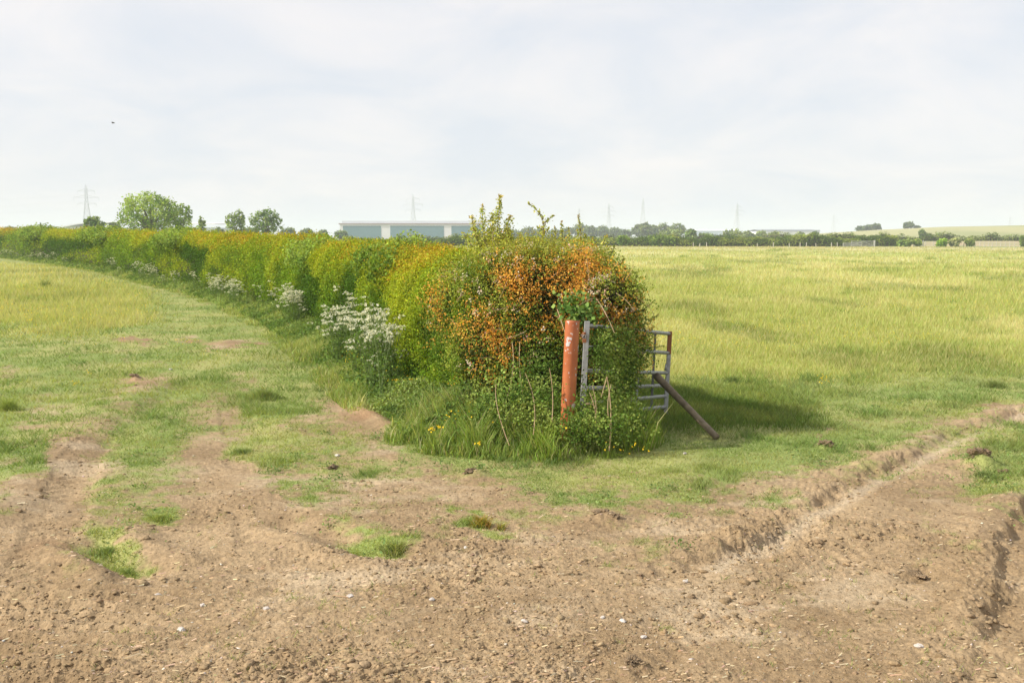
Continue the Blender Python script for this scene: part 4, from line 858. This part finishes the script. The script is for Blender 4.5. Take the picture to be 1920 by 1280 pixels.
# stones and clods one can pick out
STONE = mat_noise('pale_stone', (.42, .37, .32), (.55, .51, .47), 30, .8, bump=.3)
def rock(name, seed, sz, flat, mat, rough=.25, sub=2):
    import bmesh
    bm = bmesh.new(); bmesh.ops.create_icosphere(bm, subdivisions=sub, radius=1)
    for v in bm.verts:
        c_ = v.co; k = 1 + rough * float(vn3(np.array(c_.x * 1.7 + seed), np.array(c_.y * 1.7), np.array(c_.z * 1.7), seed)) + rough * .7 * float(vn3(np.array(c_.x * 4 + seed), np.array(c_.y * 4), np.array(c_.z * 4), seed + 3))
        if sub > 2: k += rough * .6 * float(vn3(np.array(c_.x * 9 + seed), np.array(c_.y * 9), np.array(c_.z * 9), seed + 6))
        v.co = Vector((c_.x * k * 1.25, c_.y * k * .9, c_.z * k * flat)) * sz
    me = bpy.data.meshes.new(name); bm.to_mesh(me); bm.free(); me.materials.append(mat); o_ = bpy.data.objects.new(name, me); COL.objects.link(o_); return o_
def gz1(q): return float(height(np.array([q[0]]), np.array([q[1]]))[0])
stones = [(657,1125,.022,'white stone lying alone in the soil left of centre'),(810,1134,.020,'pale stone right of the brightest white stone in the soil'),(983,1176,.017,'small pale stone in the dark crumbly soil near centre'),
 (1284,850,.022,'small white stone on the grass edge right of the gateway verge'),(1168,1170,.018,'pale stone beside a second one on the soil right of centre'),(1207,1195,.016,'pale stone below the pair right of centre'),
 (873,1032,.018,'pale stone in the soil below the bright grass tuft'),(1723,1211,.022,'bright white stone in the soil at the lower right'),(1285,1095,.018,'pale stone left of the deep wheel rut'),
 (340,1183,.024,'pinkish stone in the soil at the lower left'),(296,1114,.02,'pale stone below the grassy hollow at the left'),(380,1135,.018,'small stone in open soil at left of centre'),
 (500,1148,.018,'flat pale stone in the soil left of the white stone'),(320,693,.03,'white stone lying in the grass of the track'),(632,852,.026,'flat pinkish stone where the track grass thins out'),(1130,1166,.014,'tiny pale stone left of the pair right of centre')]
for k, (a_, b_, r_, lab) in enumerate(stones):
    q = G(a_, b_); o_ = rock('stone', k + 1, r_, .6, STONE); o_.location = (q[0], q[1], gz1(q) + r_ * .25); o_.rotation_euler = (0, 0, k * 1.3); tag(o_, lab, 'stone', 'stones on the soil')
CLOD = mat_noise('dark_earth', (.14, .10, .058), (.27, .19, .11), 18, .98, bump=1, bdist=.02)
clods = [(1838,878,.085,.7,'big dark earth clod with moss beside the right hand rut'),(1385,0,0,0,''),(1128,972,.05,.5,'dark earth clod above the wheel rut near centre'),(1152,980,.035,.5,'smaller clod against the dark one near centre'),(898,840,.085,.5,'brown clod at the edge of the verge left of the posts'),
 (1062,852,.06,.5,'brown clod below the bramble and the orange post'),(882,890,.05,.4,'flat clod in the thin grass below the verge'),(252,712,.05,.4,'upturned turf clod in the grass of the track'),(672,808,.01,.4,''),(1546,838,.05,.6,'small reddish clod in the grass right of the shadow'),
 (1185,1250,.045,.5,'dark clod at the bottom edge near centre'),(915,1222,.025,.4,'small black clod at the lower centre'),(625,878,.05,.4,'dark clod at left of centre in thin grass'),(1880,890,.05,.5,'brown clod just right of the mossy one'),(1720,1075,.05,.45,'dark broken clod left of the deep rut at the right')]
for k, (a_, b_, r_, fl, lab) in enumerate(clods):
    if not lab: continue
    q = G(a_, b_); o_ = rock('earth_clod', k + 30, r_, fl, CLOD, .55, 4); o_.location = (q[0], q[1], gz1(q) + r_ * .05); o_.rotation_euler = (0, 0, k * 1.7); tag(o_, lab, 'clod', 'clods of earth')
def tuft(px_, py_, r_, n_, h_, c0, c1, lab, lean=.7):
    q = G(px_, py_); e0 = np.array([q[0], q[1], gz1(q)]); a_ = rng.uniform(0, 2 * np.pi, n_); rr2 = r_ * np.clip(np.abs(rng.normal(0, .5, n_)), 0, .75) * (1 + .35 * np.sin(a_ * 3 + px_)); x, y = np.cos(a_) * rr2, np.sin(a_) * rr2 * .8
    c = leafcol(mixc(mixc(c0, c1, rng.uniform(0, 1, n_) ** 1.3), (.31, .30, .14), np.full(n_, .25)), n_, .15); o_ = blades('grass_tuft', x, y, np.zeros(n_) - .01, h_ * rng.uniform(.4, 1.2, n_) * np.exp(-(rr2 / r_) ** 2 * .6), .006, lean, c * .8, c * 1.15, seg=2); o_.location = tuple(e0); tag(o_, lab, 'grass tuft', 'separate tufts of grass')
tuft(903,990,.10,420,.10,(.22,.32,.04),(.46,.22,.05),'bright green and rust grass tuft in the middle of the soil')
tuft(940,996,.06,160,.07,(.18,.27,.05),(.50,.26,.07),'small rusty tuft just right of the bright green one')
tuft(742,1028,.15,520,.09,(.20,.30,.08),(.42,.42,.18),'pale spiky grass tuft at the end of the green strip')
tuft(300,968,.14,420,.06,(.22,.34,.07),(.34,.38,.12),'light green tuft on the soil above the hollow at the left')
tuft(495,748,.28,900,.16,(.18,.27,.08),(.28,.34,.11),'large loose tuft on the track left of the scraped bank')
tuft(15,770,.22,500,.17,(.2,.29,.07),(.28,.36,.09),'tall green tuft at the left edge of the track')
tuft(455,842,.2,600,.06,(.15,.25,.08),(.24,.31,.11),'low dark tuft where the track turns to soil')
tuft(200,1015,.22,500,.06,(.16,.25,.07),(.25,.34,.11),'dense dark green tuft in the hollow at the left')
tuft(237,1045,.18,400,.045,(.16,.25,.07),(.26,.35,.11),'dense green tuft in the bottom of the left hollow')
tuft(1375,712,.25,500,.12,(.09,.16,.04),(.16,.24,.07),'dark tuft in the pale field grass right of the gate')
tuft(1865,722,.3,500,.13,(.10,.17,.04),(.18,.25,.07),'dark tuft in the field grass at the right edge')
tuft(85,540,.45,300,.5,(.12,.20,.05),(.20,.28,.08),'dark dock like tuft standing in the left meadow')
tuft(1845,895,.16,500,.06,(.08,.15,.05),(.2,.28,.1),'mossy green tuft under the big dark clod',.8)

# ------------------------------------------------------------------ trees and far things
def tree(name, label, px_, D, wpx, ytop, ybase, c0, c1, group=None, nl=9, dens=1.0, shape=1.0, cat='tree', seed=0, branches=True):
    r_ = np.random.default_rng(seed + int(px_)); k = D / FPX
    b0_ = P(px_, ybase, D); b0_[2] = min(0, b0_[2]) if D < 300 else b0_[2]; top = P(px_, ytop, D)[2]; W_ = wpx * k; H = top - b0_[2]
    e = empty(name, b0_); tag(e, label, cat, group)
    cen = []; rads = []
    low = D >= 280 or cat == 'bush'
    for i in range(nl):
        t_ = i / max(nl - 1, 1); an = i * 2.4 + seed; rr_ = W_ * .5 * (.55 if i else 0) * (1 - .25 * t_) * r_.uniform(.8, 1.15)
        zc = H * (.45 if (cat == 'bush' and i == 0) else 1) * ((.22 if low else .42) + (.54 if low else .36) * ((i * .618) % 1 if low else t_) * shape) * r_.uniform(.94, 1.05) if i else H * (.48 if cat == 'bush' else .62)
        sx = W_ * .5 * r_.uniform(.40, .55); sz_ = H * r_.uniform(.17, .24)
        if i == 0: sx, sz_ = W_ * .36, H * (.42 if cat == 'bush' else .36 if low else .33)
        cen.append(np.array([math.cos(an) * rr_, math.sin(an) * rr_ * .8, min(zc, H - sz_ * .95)])); rads.append(np.array([sx, sx * .9, sz_]))
    leaf = max(.0021 * D, .05)
    c0 = tuple(v * 1.6 for v in c0); c1 = tuple(v * 1.6 for v in c1)
    area = W_ * H; ns_ = int(dens * min(5200, max(260, area / (leaf * leaf) * 1.9)))
    cf = lambda p, d: mixc(c0, c1, ss(-.6, .6, vn3(p[:, 0] * 3 / W_ * 3, p[:, 1] * 3 / W_ * 3, p[:, 2] * 9 / W_, 51) + d[:, 2] * .25))
    lumps_foliage('crown', [c_ + np.array([0, 0, 0]) for c_ in cen], rads, ns_, 6, leaf, cf, e, np.zeros(3), W_ * (.018 if D < 280 else .032), W_ * (.05 if D < 280 else .09), inner=.45, nk=.6)
    mb = MB(); tr = W_ * .035; mb.tube([(0, 0, -.1), (0, 0, H * .25), (W_ * .01, 0, H * .5), (0, 0, H * .75)], [tr, tr * .8, tr * .6, tr * .2], 8)
    if branches:
        for c_ in cen[1:]: mb.tube([(0, 0, H * .25), tuple(c_ * np.array([.5, .5, .85])), tuple(c_)], [tr * .5, tr * .35, tr * .12], 5)
    mb.build('trunk', BARK, e); return e
TG0, TG1 = (.055, .10, .022), (.15, .21, .05)
tree('oak_tree', 'big round leafy tree, the largest beyond the hedge', 283, 170, 118, 358, 452, (.10, .16, .028), (.25, .32, .07), nl=15, seed=2)
tree('oak_tree', 'open leafy tree attached to the right side of the big round tree', 340, 176, 50, 375, 452, (.10, .16, .03), (.24, .31, .075), nl=8, dens=.75, seed=5)
tree('small_tree', 'small pale bare looking tree between the big oak and the twin poplars', 380, 200, 16, 405, 450, (.12, .17, .05), (.24, .29, .1), nl=5, dens=.5, seed=6)
tree('small_tree', 'small round tree left of the big oak, against the white roof', 178, 190, 46, 403, 450, (.06, .11, .03), (.17, .23, .06), nl=7, seed=7)
tree('poplar_tree', 'pale leafy tree, the left one of the pair above the hedge', 443, 230, 42, 394, 450, (.10, .15, .045), (.21, .27, .09), nl=8, seed=8)
tree('poplar_tree', 'darker airy tree, the right one of the pair above the hedge', 499, 215, 62, 389, 450, (.07, .12, .035), (.17, .23, .075), nl=10, dens=.85, seed=9)
for i, (a_, w_, t_, D_) in enumerate(((60,20,424,400),(20,26,425,420),(216,24,416,300),(410,26,428,320),(470,40,428,300),(540,34,428,420),(575,30,430,430),(606,22,432,440),(640,30,434,420))):
    tree('distant_tree', 'low hazy tree in the row showing just over the hedge', a_, D_, w_, t_, 450, (.07, .115, .045), (.15, .19, .08), 'low trees over the hedge', nl=4, dens=.8, seed=20 + i)
k = 0
for a_, w_, t_ in ((962,30,432),(990,34,428),(1010,30,430),(1040,30,432),(1062,28,428),(1088,34,420),(1108,28,424),(1130,30,425),(1152,30,428),(1172,30,432),(975,20,434)):
    tree('distant_tree', 'hazy round tree in the far wood seen over the hawthorn', a_, 620 + 30 * (k % 3), w_, t_, 448, (.06, .095, .045), (.13, .165, .075), 'trees of the far wood over the hawthorn', nl=5, seed=40 + k); k += 1
for a_, w_, t_ in ((1198,24,420),(1212,26,418),(1228,30,424),(1244,36,420),(1270,38,420),(1293,20,430)):
    tree('distant_tree', 'tall hazy tree in the wood behind the near right pylon', a_, 560 + 25 * (k % 3), w_, t_, 448, (.06, .095, .04), (.14, .175, .07), 'trees of the wood behind the pylon', nl=6, seed=40 + k); k += 1
PG0, PG1 = (.10, .135, .06), (.22, .26, .125)
for a_, w_, t_, D_, lab in ((1254,52,430,330,'pale round willow in front of the dark wood'),(1296,24,428,300,'slim green bush at the right end of the wood'),(1325,34,438,300,'low dark bush right of the wood'),(1378,46,432,300,'round pale willow left of the flat grey building'),
     (1402,22,431,420,'small tree behind the round pale willow'),(1425,26,432,420,'low tree before the left end of the grey roofed building'),(1451,28,433,300,'green bush below the grey roofed building'),(1500,22,434,420,'bush in front of the grey roofed building'),(1528,20,433,330,'small bush at the foot of the hill'),
     (1729,14,428,340,'lone round bush at the foot of the hill'),(1742,20,436,340,'low grey willow right of the lone round bush'),(1758,26,436,340,'spreading pale bush at the hill foot')):
    tree('bush', lab, a_, D_, w_, t_, 456, PG0 if 'pale' in lab or 'grey' in lab else (.07, .12, .04), PG1 if 'pale' in lab or 'grey' in lab else (.17, .22, .08), nl=5, seed=70 + k, cat='bush'); k += 1
for a_, w_, t_, b_ in ((1615,22,426,434),(1630,24,423,433),(1643,20,421,431)):
    tree('hill_tree', 'dark round tree of the clump on the left slope of the hill', a_, 610, w_, t_, b_, (.05, .085, .04), (.10, .14, .06), 'tree clump on the hill slope', nl=4, seed=90 + k); k += 1
tree('hill_tree', 'lone dark tree on the hilltop skyline right of the clump', 1703, 612, 22, 417.5, 429, (.05, .085, .04), (.10, .14, .06), nl=5, seed=99)
tree('bush', 'low dark bush beside the lone skyline tree', 1719, 612, 12, 424, 429, (.05, .085, .04), (.10, .14, .06), nl=3, seed=98, cat='bush')
for a_, w_, t_ in ((1835,18,432),(1853,22,428),(1868,22,430),(1885,22,431),(1903,26,428),(1820,18,436)):
    tree('bush', 'grey green bush in the scattered scrub on the right of the hill', a_, 560, w_, t_, 443, (.09, .12, .06), (.16, .19, .09), 'scrub on the hill', nl=4, seed=110 + k, cat='bush'); k += 1

# hedges along the far edge of the right field
def far_hedge(name, label, pts, hts, c0, c1, n_, leaf, wdt=1.6):
    pts = np.array(pts, float); L = np.concatenate([[0], np.cumsum(np.hypot(*np.diff(pts, axis=0).T))]); e0 = np.array([pts[0][0], pts[0][1], 0]); e = empty(name, e0); tag(e, label, 'hedge')
    a = rng.uniform(0, L[-1], n_); x = np.interp(a, L, pts[:, 0]); y = np.interp(a, L, pts[:, 1]); H = np.interp(a, L, hts) * (1 + .24 * vn(a * .22, a * 0, 130) + .14 * vn(a * .6, a * 0, 131) + .1 * vn(a * 1.6, a * 0, 132))
    s = rng.uniform(0, .62, n_) * np.pi; y2 = y - np.cos(s) * wdt * rng.uniform(.7, 1, n_); z = np.sin(s) ** .6 * H * rng.uniform(.75, 1.03, n_)
    c = mixc(c0, c1, ss(-.4, .5, vn(a * .35, z * .8, 133) + .4 * vn(a * 1.3, z * 2, 134)))
    leaves('foliage', np.stack([x, y2, z], 1) - e0, leaf * rng.uniform(.6, 1.3, n_), leafcol(c, n_, .25), LEAF, e, np.stack([x * 0, -np.cos(s), np.sin(s)], 1), .6)
    m = 160; a = np.linspace(0, L[-1], m); xx = np.interp(a, L, pts[:, 0]); yy = np.interp(a, L, pts[:, 1]); HH = np.interp(a, L, hts) * (.80 + .24 * vn(a * .22, a * 0, 130) + .14 * vn(a * .6, a * 0, 131))
    V = np.stack([np.stack([xx, yy - wdt * .6, 0 * xx], 1), np.stack([xx, yy - wdt * .5, HH * .75], 1), np.stack([xx, yy, HH], 1), np.stack([xx, yy + wdt * .6, HH * .7], 1), np.stack([xx, yy + wdt * .7, 0 * xx], 1)], 1) - e0
    i_, j_ = np.meshgrid(np.arange(m - 1), np.arange(4), indexing='ij'); mesh_np('twigs', V.reshape(-1, 3), np.stack([i_ * 5 + j_, (i_ + 1) * 5 + j_, (i_ + 1) * 5 + j_ + 1, i_ * 5 + j_ + 1], -1).reshape(-1, 4), 4, CORE, e)
far_hedge('field_hedge', 'dark green hedge along the far edge of the right field', [(-40, 236), (20, 232), (60, 230), (90, 234)], [1.9, 2.0, 2.15, 2.3], (.11, .175, .03), (.30, .36, .075), 26000, .34)
far_hedge('field_hedge', 'second hedge beyond the brown strip at the foot of the hill', [(70, 258), (96, 262), (140, 268), (200, 275)], [2.6, 2.8, 3.0, 3.2], (.10, .155, .035), (.23, .29, .07), 9000, .38)
far_hedge('field_hedge', 'grey green hedge line behind the main field hedge, below the distant wood', [(-30, 290), (40, 290), (110, 300)], [2.5, 2.6, 2.6], (.15, .20, .08), (.31, .35, .15), 9000, .4)
for a_, w_, t_, b_, lab, c0, c1 in ((1240,66,440,459,'dense dark bush swelling out of the field hedge by the pylon',(.05,.09,.02),(.14,.2,.04)),(1168,30,440,459,'green bush at the left end of the field hedge',(.08,.14,.025),(.18,.26,.04)),(1765,22,446,466,'bright green bush standing in the gap of the field fence',(.12,.22,.02),(.26,.36,.05)),
      (1695,34,448,465,'bushy green growth right of the white gates',(.10,.16,.04),(.22,.28,.08)),(1790,26,444,465,'pale yellowish bush by the right gate',(.17,.2,.09),(.32,.34,.16)),(1720,18,447,462,'light green bush above the grey gate in the field fence',(.12,.18,.04),(.24,.3,.08)),(1818,22,446,463,'olive bush in the fence line on the right',(.12,.17,.04),(.24,.28,.09)),(1917,14,440,466,'green bush cut by the right edge of the picture',(.12,.18,.05),(.22,.28,.09))):
    tree('bush', lab, a_, 226, w_, t_, b_, c0, c1, nl=5, seed=140 + k, cat='bush'); k += 1

# fence posts and wires on the far edge
PALE = mat_noise('pale_timber', (.42, .38, .31), (.58, .54, .46), 6, .8, bump=0)
fe = empty('post_fence', (60, 228, 0)); tag(fe, 'low post and wire fence along the far edge of the right field', 'fence')
fxs = [1300,1312,1325,1420,1450,1480,1500,1512,1530,1559,1570,1696,1707,1724,1735,1750,1774,1783,1794,1807,1815,1828,1837,1845,1853,1860,1868,1876,1885,1893,1902,1912]
for q in fxs:
    p = P(q, 463, 227); mb = MB(); hh = random.uniform(.85, 1.25) * (1.0 if q > 1690 else .8); mb.tube([(p[0] - 60, p[1] - 228, -.05), (p[0] - 60 + random.uniform(-.05, .05), p[1] - 228, hh * .96), (p[0] - 60, p[1] - 228, hh)], [.09, .085, .03], 6); mb.build('post', PALE, fe)
for zz_ in (.45, .85):
    p0, p1 = P(1690, 463, 227), P(1925, 463, 227); mb = MB(); mb.tube([(p0[0] - 60, -1, zz_), (p1[0] - 60, -1, zz_)], .02, 4); mb.build('wire', GALV, fe)
def bar_gate(name, label, p0, p1, h0, nb, mat, th_=.05):
    p0 = np.array(p0, float); p1 = np.array(p1, float); e = empty(name, p0); tag(e, label, 'gate'); d = p1 - p0
    for k_ in range(nb):
        mb = MB(); z = .15 + (h0 - .15) * k_ / (nb - 1); mb.tube([(0, 0, z), tuple(d + np.array([0, 0, z]))], th_, 6); mb.build('bar', mat, e)
    for q in (0, 1):
        mb = MB(); mb.tube([tuple(d * q), tuple(d * q + np.array([0, 0, h0 + .15 * q]))], th_ * 1.5, 6); mb.build('stile', mat, e)
    mb = MB(); mb.tube([(0, -.02, .15), tuple(d * .5 + np.array([0, -.02, h0]))], th_ * .8, 6); mb.tube([tuple(d * .5 + np.array([0, -.02, h0])), tuple(d + np.array([0, -.02, .15]))], th_ * .8, 6); mb.build('brace', mat, e)
WG = mat_noise('silvery_timber', (.42, .41, .37), (.55, .53, .48), 5, .75, bump=0)
g0, g1, g2 = P(1578, 464, 222), P(1616, 464, 225), P(1642, 464, 224)
bar_gate('wooden_gate', 'pale wooden gate standing half open, the left one of the joined pair', (g0[0], 221, 0), (g1[0], 225, 0), .85, 5, WG, .04)
bar_gate('wooden_gate', 'pale wooden gate beside the tall white post, the right one of the joined pair', (P(1597, 464, 225)[0], 225.4, 0), (g2[0], 225.4, 0), 1.2, 5, WG, .04)
mb = MB(); mb.tube([(0, 0, -.1), (0, 0, 1.35), (0, 0, 1.4)], [.12, .12, .06], 8); o_ = mb.build('post', WG); o_.location = (g2[0] + .25, 225.4, 0); o_.name = 'gate_post'; tag(o_, 'white post at the right end of the far wooden gates', 'post')
bar_gate('metal_gate', 'grey metal gate in the far fence under the light green bush', (P(1713, 464, 226)[0], 226, 0), (P(1731, 464, 226)[0], 226, 0), 1.3, 6, mat_noise('grey_steel', (.42, .45, .46), (.5, .53, .54), 4, .5, metal=.3, bump=0), .035)

# sheds and warehouses
def shed(name, label, px0, px1, ytop, D, depth, wallc, roofc, slope=0.0, panels=None, band=None):
    p0, p1 = P(px0, ytop, D), P(px1, ytop, D); H = p0[2]; w_ = p1[0] - p0[0]; e = empty(name, (p0[0], D, 0)); tag(e, label, 'building')
    wm = mat_noise(name + '_wall', wallc, tuple(min(1, c_ * 1.06) for c_ in wallc), .1, .6, bump=0); rm = mat_noise(name + '_roof', roofc, tuple(min(1, c_ * 1.06) for c_ in roofc), .1, .6, bump=0)
    mb = MB(); mb.box((0, 0, 0), (w_, depth, H)); mb.build('wall', wm, e)
    mb = MB(); r_ = H + slope; mb.add([(-.6, -.6, H + .01), (w_ + .6, -.6, H + .01), (w_ + .6, depth / 2, r_ + .3), (-.6, depth / 2, r_ + .3), (-.6, depth + .6, H + .01), (w_ + .6, depth + .6, H + .01), (-.6, -.6, H + .35), (w_ + .6, -.6, H + .35), (w_ + .6, depth / 2, r_ + .6), (-.6, depth / 2, r_ + .6), (-.6, depth + .6, H + .35), (w_ + .6, depth + .6, H + .35)],
           [[0, 3, 2, 1], [3, 4, 5, 2], [6, 7, 8, 9], [9, 8, 11, 10], [0, 1, 7, 6], [4, 10, 11, 5], [0, 6, 9, 3], [3, 9, 10, 4], [1, 2, 8, 7], [2, 5, 11, 8]]); mb.build('roof', rm, e)
    return e, w_, H
wh, w_, H = shed('warehouse', 'long pale warehouse with teal grey wall panels behind the hedge', 637, 905, 421, 700, 70, (.66, .66, .67), (.60, .62, .64), 2.5)
TEAL = mat_noise('teal_cladding', (.075, .18, .205), (.095, .205, .23), .05, .5, bump=0)
kx = 700 / FPX
for a0_, a1_ in ((643, 714), (731, 831), (845, 905)):
    mb = MB(); mb.box(((a0_ - 637) * kx, -.12, .2), ((a1_ - 637) * kx, -.004, H - .9)); mb.build('wall_panel', TEAL, wh)
mb = MB(); mb.box((-.7, -.75, H + .35), (w_ + .7, -.45, H + .85)); mb.build('eaves_gutter', mat_noise('brown_gutter', (.22, .12, .10), (.27, .15, .12), 1, .6, bump=0), wh)
mb = MB(); mb.box((1, 3, H + .8), (w_, 60, H + 2.6)); mb.build('roof_parapet', mat_noise('pale_roof', (.55, .57, .6), (.6, .62, .65), .1, .6, bump=0), wh)
mb = MB(); mb.box((93.5, -.3, .2), (97.5, -.13, 3.4)); mb.build('door', RUSTY, wh)
# white swept roof at the left
wr = empty('sports_hall', (P(105, 430, 650)[0], 650, 0)); tag(wr, 'low building with a white swept roof behind the small round tree', 'building')
WR = mat_noise('white_roofing', (.78, .78, .78), (.85, .85, .85), .1, .5, bump=0); kx = 650 / FPX
mb = MB(); prof = [(105, 429), (118, 424), (135, 420.5), (155, 417.5), (185, 416), (240, 416.5), (330, 418), (403, 419)]
tv = []; 
for a_, b_ in prof:
    q = P(a_, b_, 650); tv.append((q[0] - wr.location.x, q[2]))
n_ = len(tv); v = [(a_, 0, z_) for a_, z_ in tv] + [(a_, 45, z_ + .8) for a_, z_ in tv] + [(a_, 0, z_ - .7) for a_, z_ in tv] + [(a_, 45, z_ - .3) for a_, z_ in tv]
f = []
for i in range(n_ - 1):
    f += [[i, i + 1, n_ + i + 1, n_ + i], [2 * n_ + i, 2 * n_ + i + 1, i + 1, i], [2 * n_ + i, 3 * n_ + i, 3 * n_ + i + 1, 2 * n_ + i + 1], [3 * n_ + i, n_ + i, n_ + i + 1, 3 * n_ + i + 1]]
f += [[0, n_, 3 * n_, 2 * n_], [n_ - 1, 3 * n_ - 1, 4 * n_ - 1, 2 * n_ - 1]]
mb.add(v, f); mb.build('roof', WR, wr)
mb = MB(); mb.box((8, 1, 0), (tv[-1][0] - 2, 44, tv[1][1] - .9)); mb.build('wall', mat_noise('pale_blue_wall', (.52, .58, .63), (.58, .63, .68), .1, .6, bump=0), wr)
mb = MB(); mb.box((30, -.1, 4), (tv[-1][0] - 4, .98, 4.9)); mb.build('window_band', mat_noise('dark_glazing', (.10, .12, .14), (.14, .16, .18), .3, .3, bump=0), wr)
e, w_, H = shed('distant_warehouse', 'very distant pale blue flat building between the wood and the pale willow', 1300, 1385, 433, 1300, 60, (.48, .56, .66), (.70, .74, .78), 1.5)
mb = MB(); mb.box((10, -.4, 1), (w_ - 5, -.02, 3.4)); mb.build('wall_panel', mat_noise('blue_cladding', (.20, .33, .48), (.24, .37, .52), .1, .5, bump=0), e)
e, w_, H = shed('grey_warehouse', 'distant flat building with a long grey roof at the left foot of the hill', 1428, 1537, 433.5, 1000, 60, (.72, .72, .73), (.24, .26, .30), 1.5)
mb = MB(); mb.box((0, -.5, H - .2), (w_, -.1, H + 1.2)); mb.build('roof_fascia', mat_noise('slate_fascia', (.24, .27, .32), (.28, .31, .36), .1, .5, bump=0), e)

# pylons
PYL = mat_noise('pylon_steel', (.58, .60, .62), (.66, .68, .70), .5, .6, metal=.2, bump=0)
def pylon_mesh(seed=0, H=50, bw=4.4, th_=.17):
    mb = MB(); lv = [0, 7, 13, 18.5, 23.5, 28, 32, 35.5, 39, 42.5, 46]; wd = lambda z: bw * (1 - z / 34) + 1.1 * (z / 34) if z < 34 else 1.1 - .5 * (z - 34) / 16
    for a_, b_ in zip(lv[:-1], lv[1:]):
        for sx, sy in ((1, 1), (-1, 1), (-1, -1), (1, -1)): mb.tube([(sx * wd(a_), sy * wd(a_), a_), (sx * wd(b_), sy * wd(b_), b_)], th_, 4)
        for (x0, y0), (x1, y1) in (((1, 1), (-1, 1)), ((-1, 1), (-1, -1)), ((-1, -1), (1, -1)), ((1, -1), (1, 1))):
            mb.tube([(x0 * wd(a_), y0 * wd(a_), a_), (x1 * wd(b_), y1 * wd(b_), b_)], th_ * .55, 3); mb.tube([(x1 * wd(a_), y1 * wd(a_), a_), (x0 * wd(b_), y0 * wd(b_), b_)], th_ * .55, 3); mb.tube([(x0 * wd(b_), y0 * wd(b_), b_), (x1 * wd(b_), y1 * wd(b_), b_)], th_ * .5, 3)
    for sx, sy in ((1, 1), (-1, 1), (-1, -1), (1, -1)): mb.tube([(sx * wd(46), sy * wd(46), 46), (0, 0, H)], th_, 4)
    arms = []
    for z, l in ((32, 7.5), (38, 9.5), (44, 6.5)):
        m2 = MB()
        for s_ in (-1, 1):
            for sy in (-1, 1):
                m2.tube([(s_ * wd(z), sy * wd(z), z), (s_ * l, 0, z + .3)], th_ * .7, 3); m2.tube([(s_ * wd(z + 2), sy * wd(z + 2), z + 2.2), (s_ * l, 0, z + .3)], th_ * .7, 3)
            m2.tube([(s_ * l, 0, z + .3), (s_ * l, 0, z - 2.6)], [.12, .12], 5)
        arms.append(m2)
    return mb, arms
mb, arms = pylon_mesh(); pe = empty('pylon'); mb.build('tower', PYL, pe)
for a_ in arms: a_.build('crossarm', PYL, pe)
first = True
PYP = {}
for px_, yt, Hh, rz, lab in ((165,348,50,.3,'electricity pylon at the far left beside the small round tree'),(775,365,50,.2,'electricity pylon standing in front of the long warehouse'),(1141,382,46,.25,'faint grey pylon above the far wood'),(1205,371,50,1.3,'brighter nearer pylon beside the tall hazy trees'),
      (1381,381,50,.2,'faint pylon over the pale willow between the distant buildings'),(1562,402,50,.3,'small faint pylon on the horizon above the left foot of the hill'),(1892,405,50,.2,'tiny faint pylon beyond the hilltop at the far right'),(1085,390,50,.4,'very faint pylon just above the hawthorn shoots')):
    yb = 443; D = Hh * FPX / (yb - yt) * (1 + CAM_H / Hh * 0) ; D = (Hh - CAM_H) * FPX / (yb - yt)
    o_ = pe if first else copy_tree(pe); first = False
    q = P(px_, yb, D); o_.location = (q[0], D, 0); o_.rotation_euler = (0, 0, rz); s_ = Hh / 50; o_.scale = (s_ * 1.15, s_ * 1.15, s_); tag(o_, lab, 'pylon', 'electricity pylons'); PYP[px_] = (q[0], D)
# faint wires leaving the left pylon
x0, y0 = PYP[165]
for k_, (zz_, sx) in enumerate(((32, -7.5), (38, -9.5), (44, -6.5), (32, 7.5), (38, 9.5), (44, 6.5))):
    mb = MB(); q = [(0, 0, 0)]; end = np.array([-330., -120., 0.]); pts = [np.array([sx, 0, zz_ - 2.6]) + end * t_ + np.array([0, 0, -40 * t_ * (1 - t_)]) for t_ in np.linspace(0, 1, 14)]
    mb.tube(pts, .028, 4); o_ = mb.build('power_cable', PYL); o_.location = (x0, y0, 0); tag(o_, 'thin power cable sagging away left from the far left pylon', 'power cable', 'power cables at the far left')
# small bird
q = P(212, 231, 60); bd = MB(); bd.tube([(-.09, 0, 0), (-.04, 0, .01), (.03, 0, .015), (.08, 0, .01), (.11, 0, 0)], [.004, .03, .035, .02, .004], 8)
for s_ in (-1, 1): bd.add([(-.03, 0, .02), (.04, 0, .02), (.03, s_ * .12, .06), (-.03, s_ * .24, .03), (-.05, s_ * .1, .045), (-.03, 0, .012), (.04, 0, .012), (.03, s_ * .12, .052), (-.03, s_ * .24, .026), (-.05, s_ * .1, .037)], [[0, 1, 2, 4], [4, 2, 3], [5, 9, 7, 6], [9, 8, 7], [1, 6, 7, 2], [2, 7, 8, 3], [3, 8, 9, 4], [4, 9, 5, 0]])
bo = bd.build('bird', mat_noise('dark_feather', (.05, .05, .05), (.08, .08, .07), 10, .8, bump=0)); bo.location = tuple(q); tag(bo, 'tiny dark bird flying high in the pale sky at the left', 'bird')

# ------------------------------------------------------------------ air
hm = bpy.data.materials.new('air'); hm.use_nodes = True; t = hm.node_tree; t.nodes.clear(); oo = N(t, 'ShaderNodeOutputMaterial'); pv = N(t, 'ShaderNodeVolumePrincipled')
pv.inputs['Color'].default_value = (.80, .86, .95, 1); pv.inputs['Density'].default_value = .00042; pv.inputs['Anisotropy'].default_value = 0; t.links.new(pv.outputs[0], oo.inputs['Volume'])
mb = MB(); mb.box((-6100, -6100, -6), (6100, 6100, 64)); hz_ = mb.build('haze', hm); tag(hz_, kind='stuff')
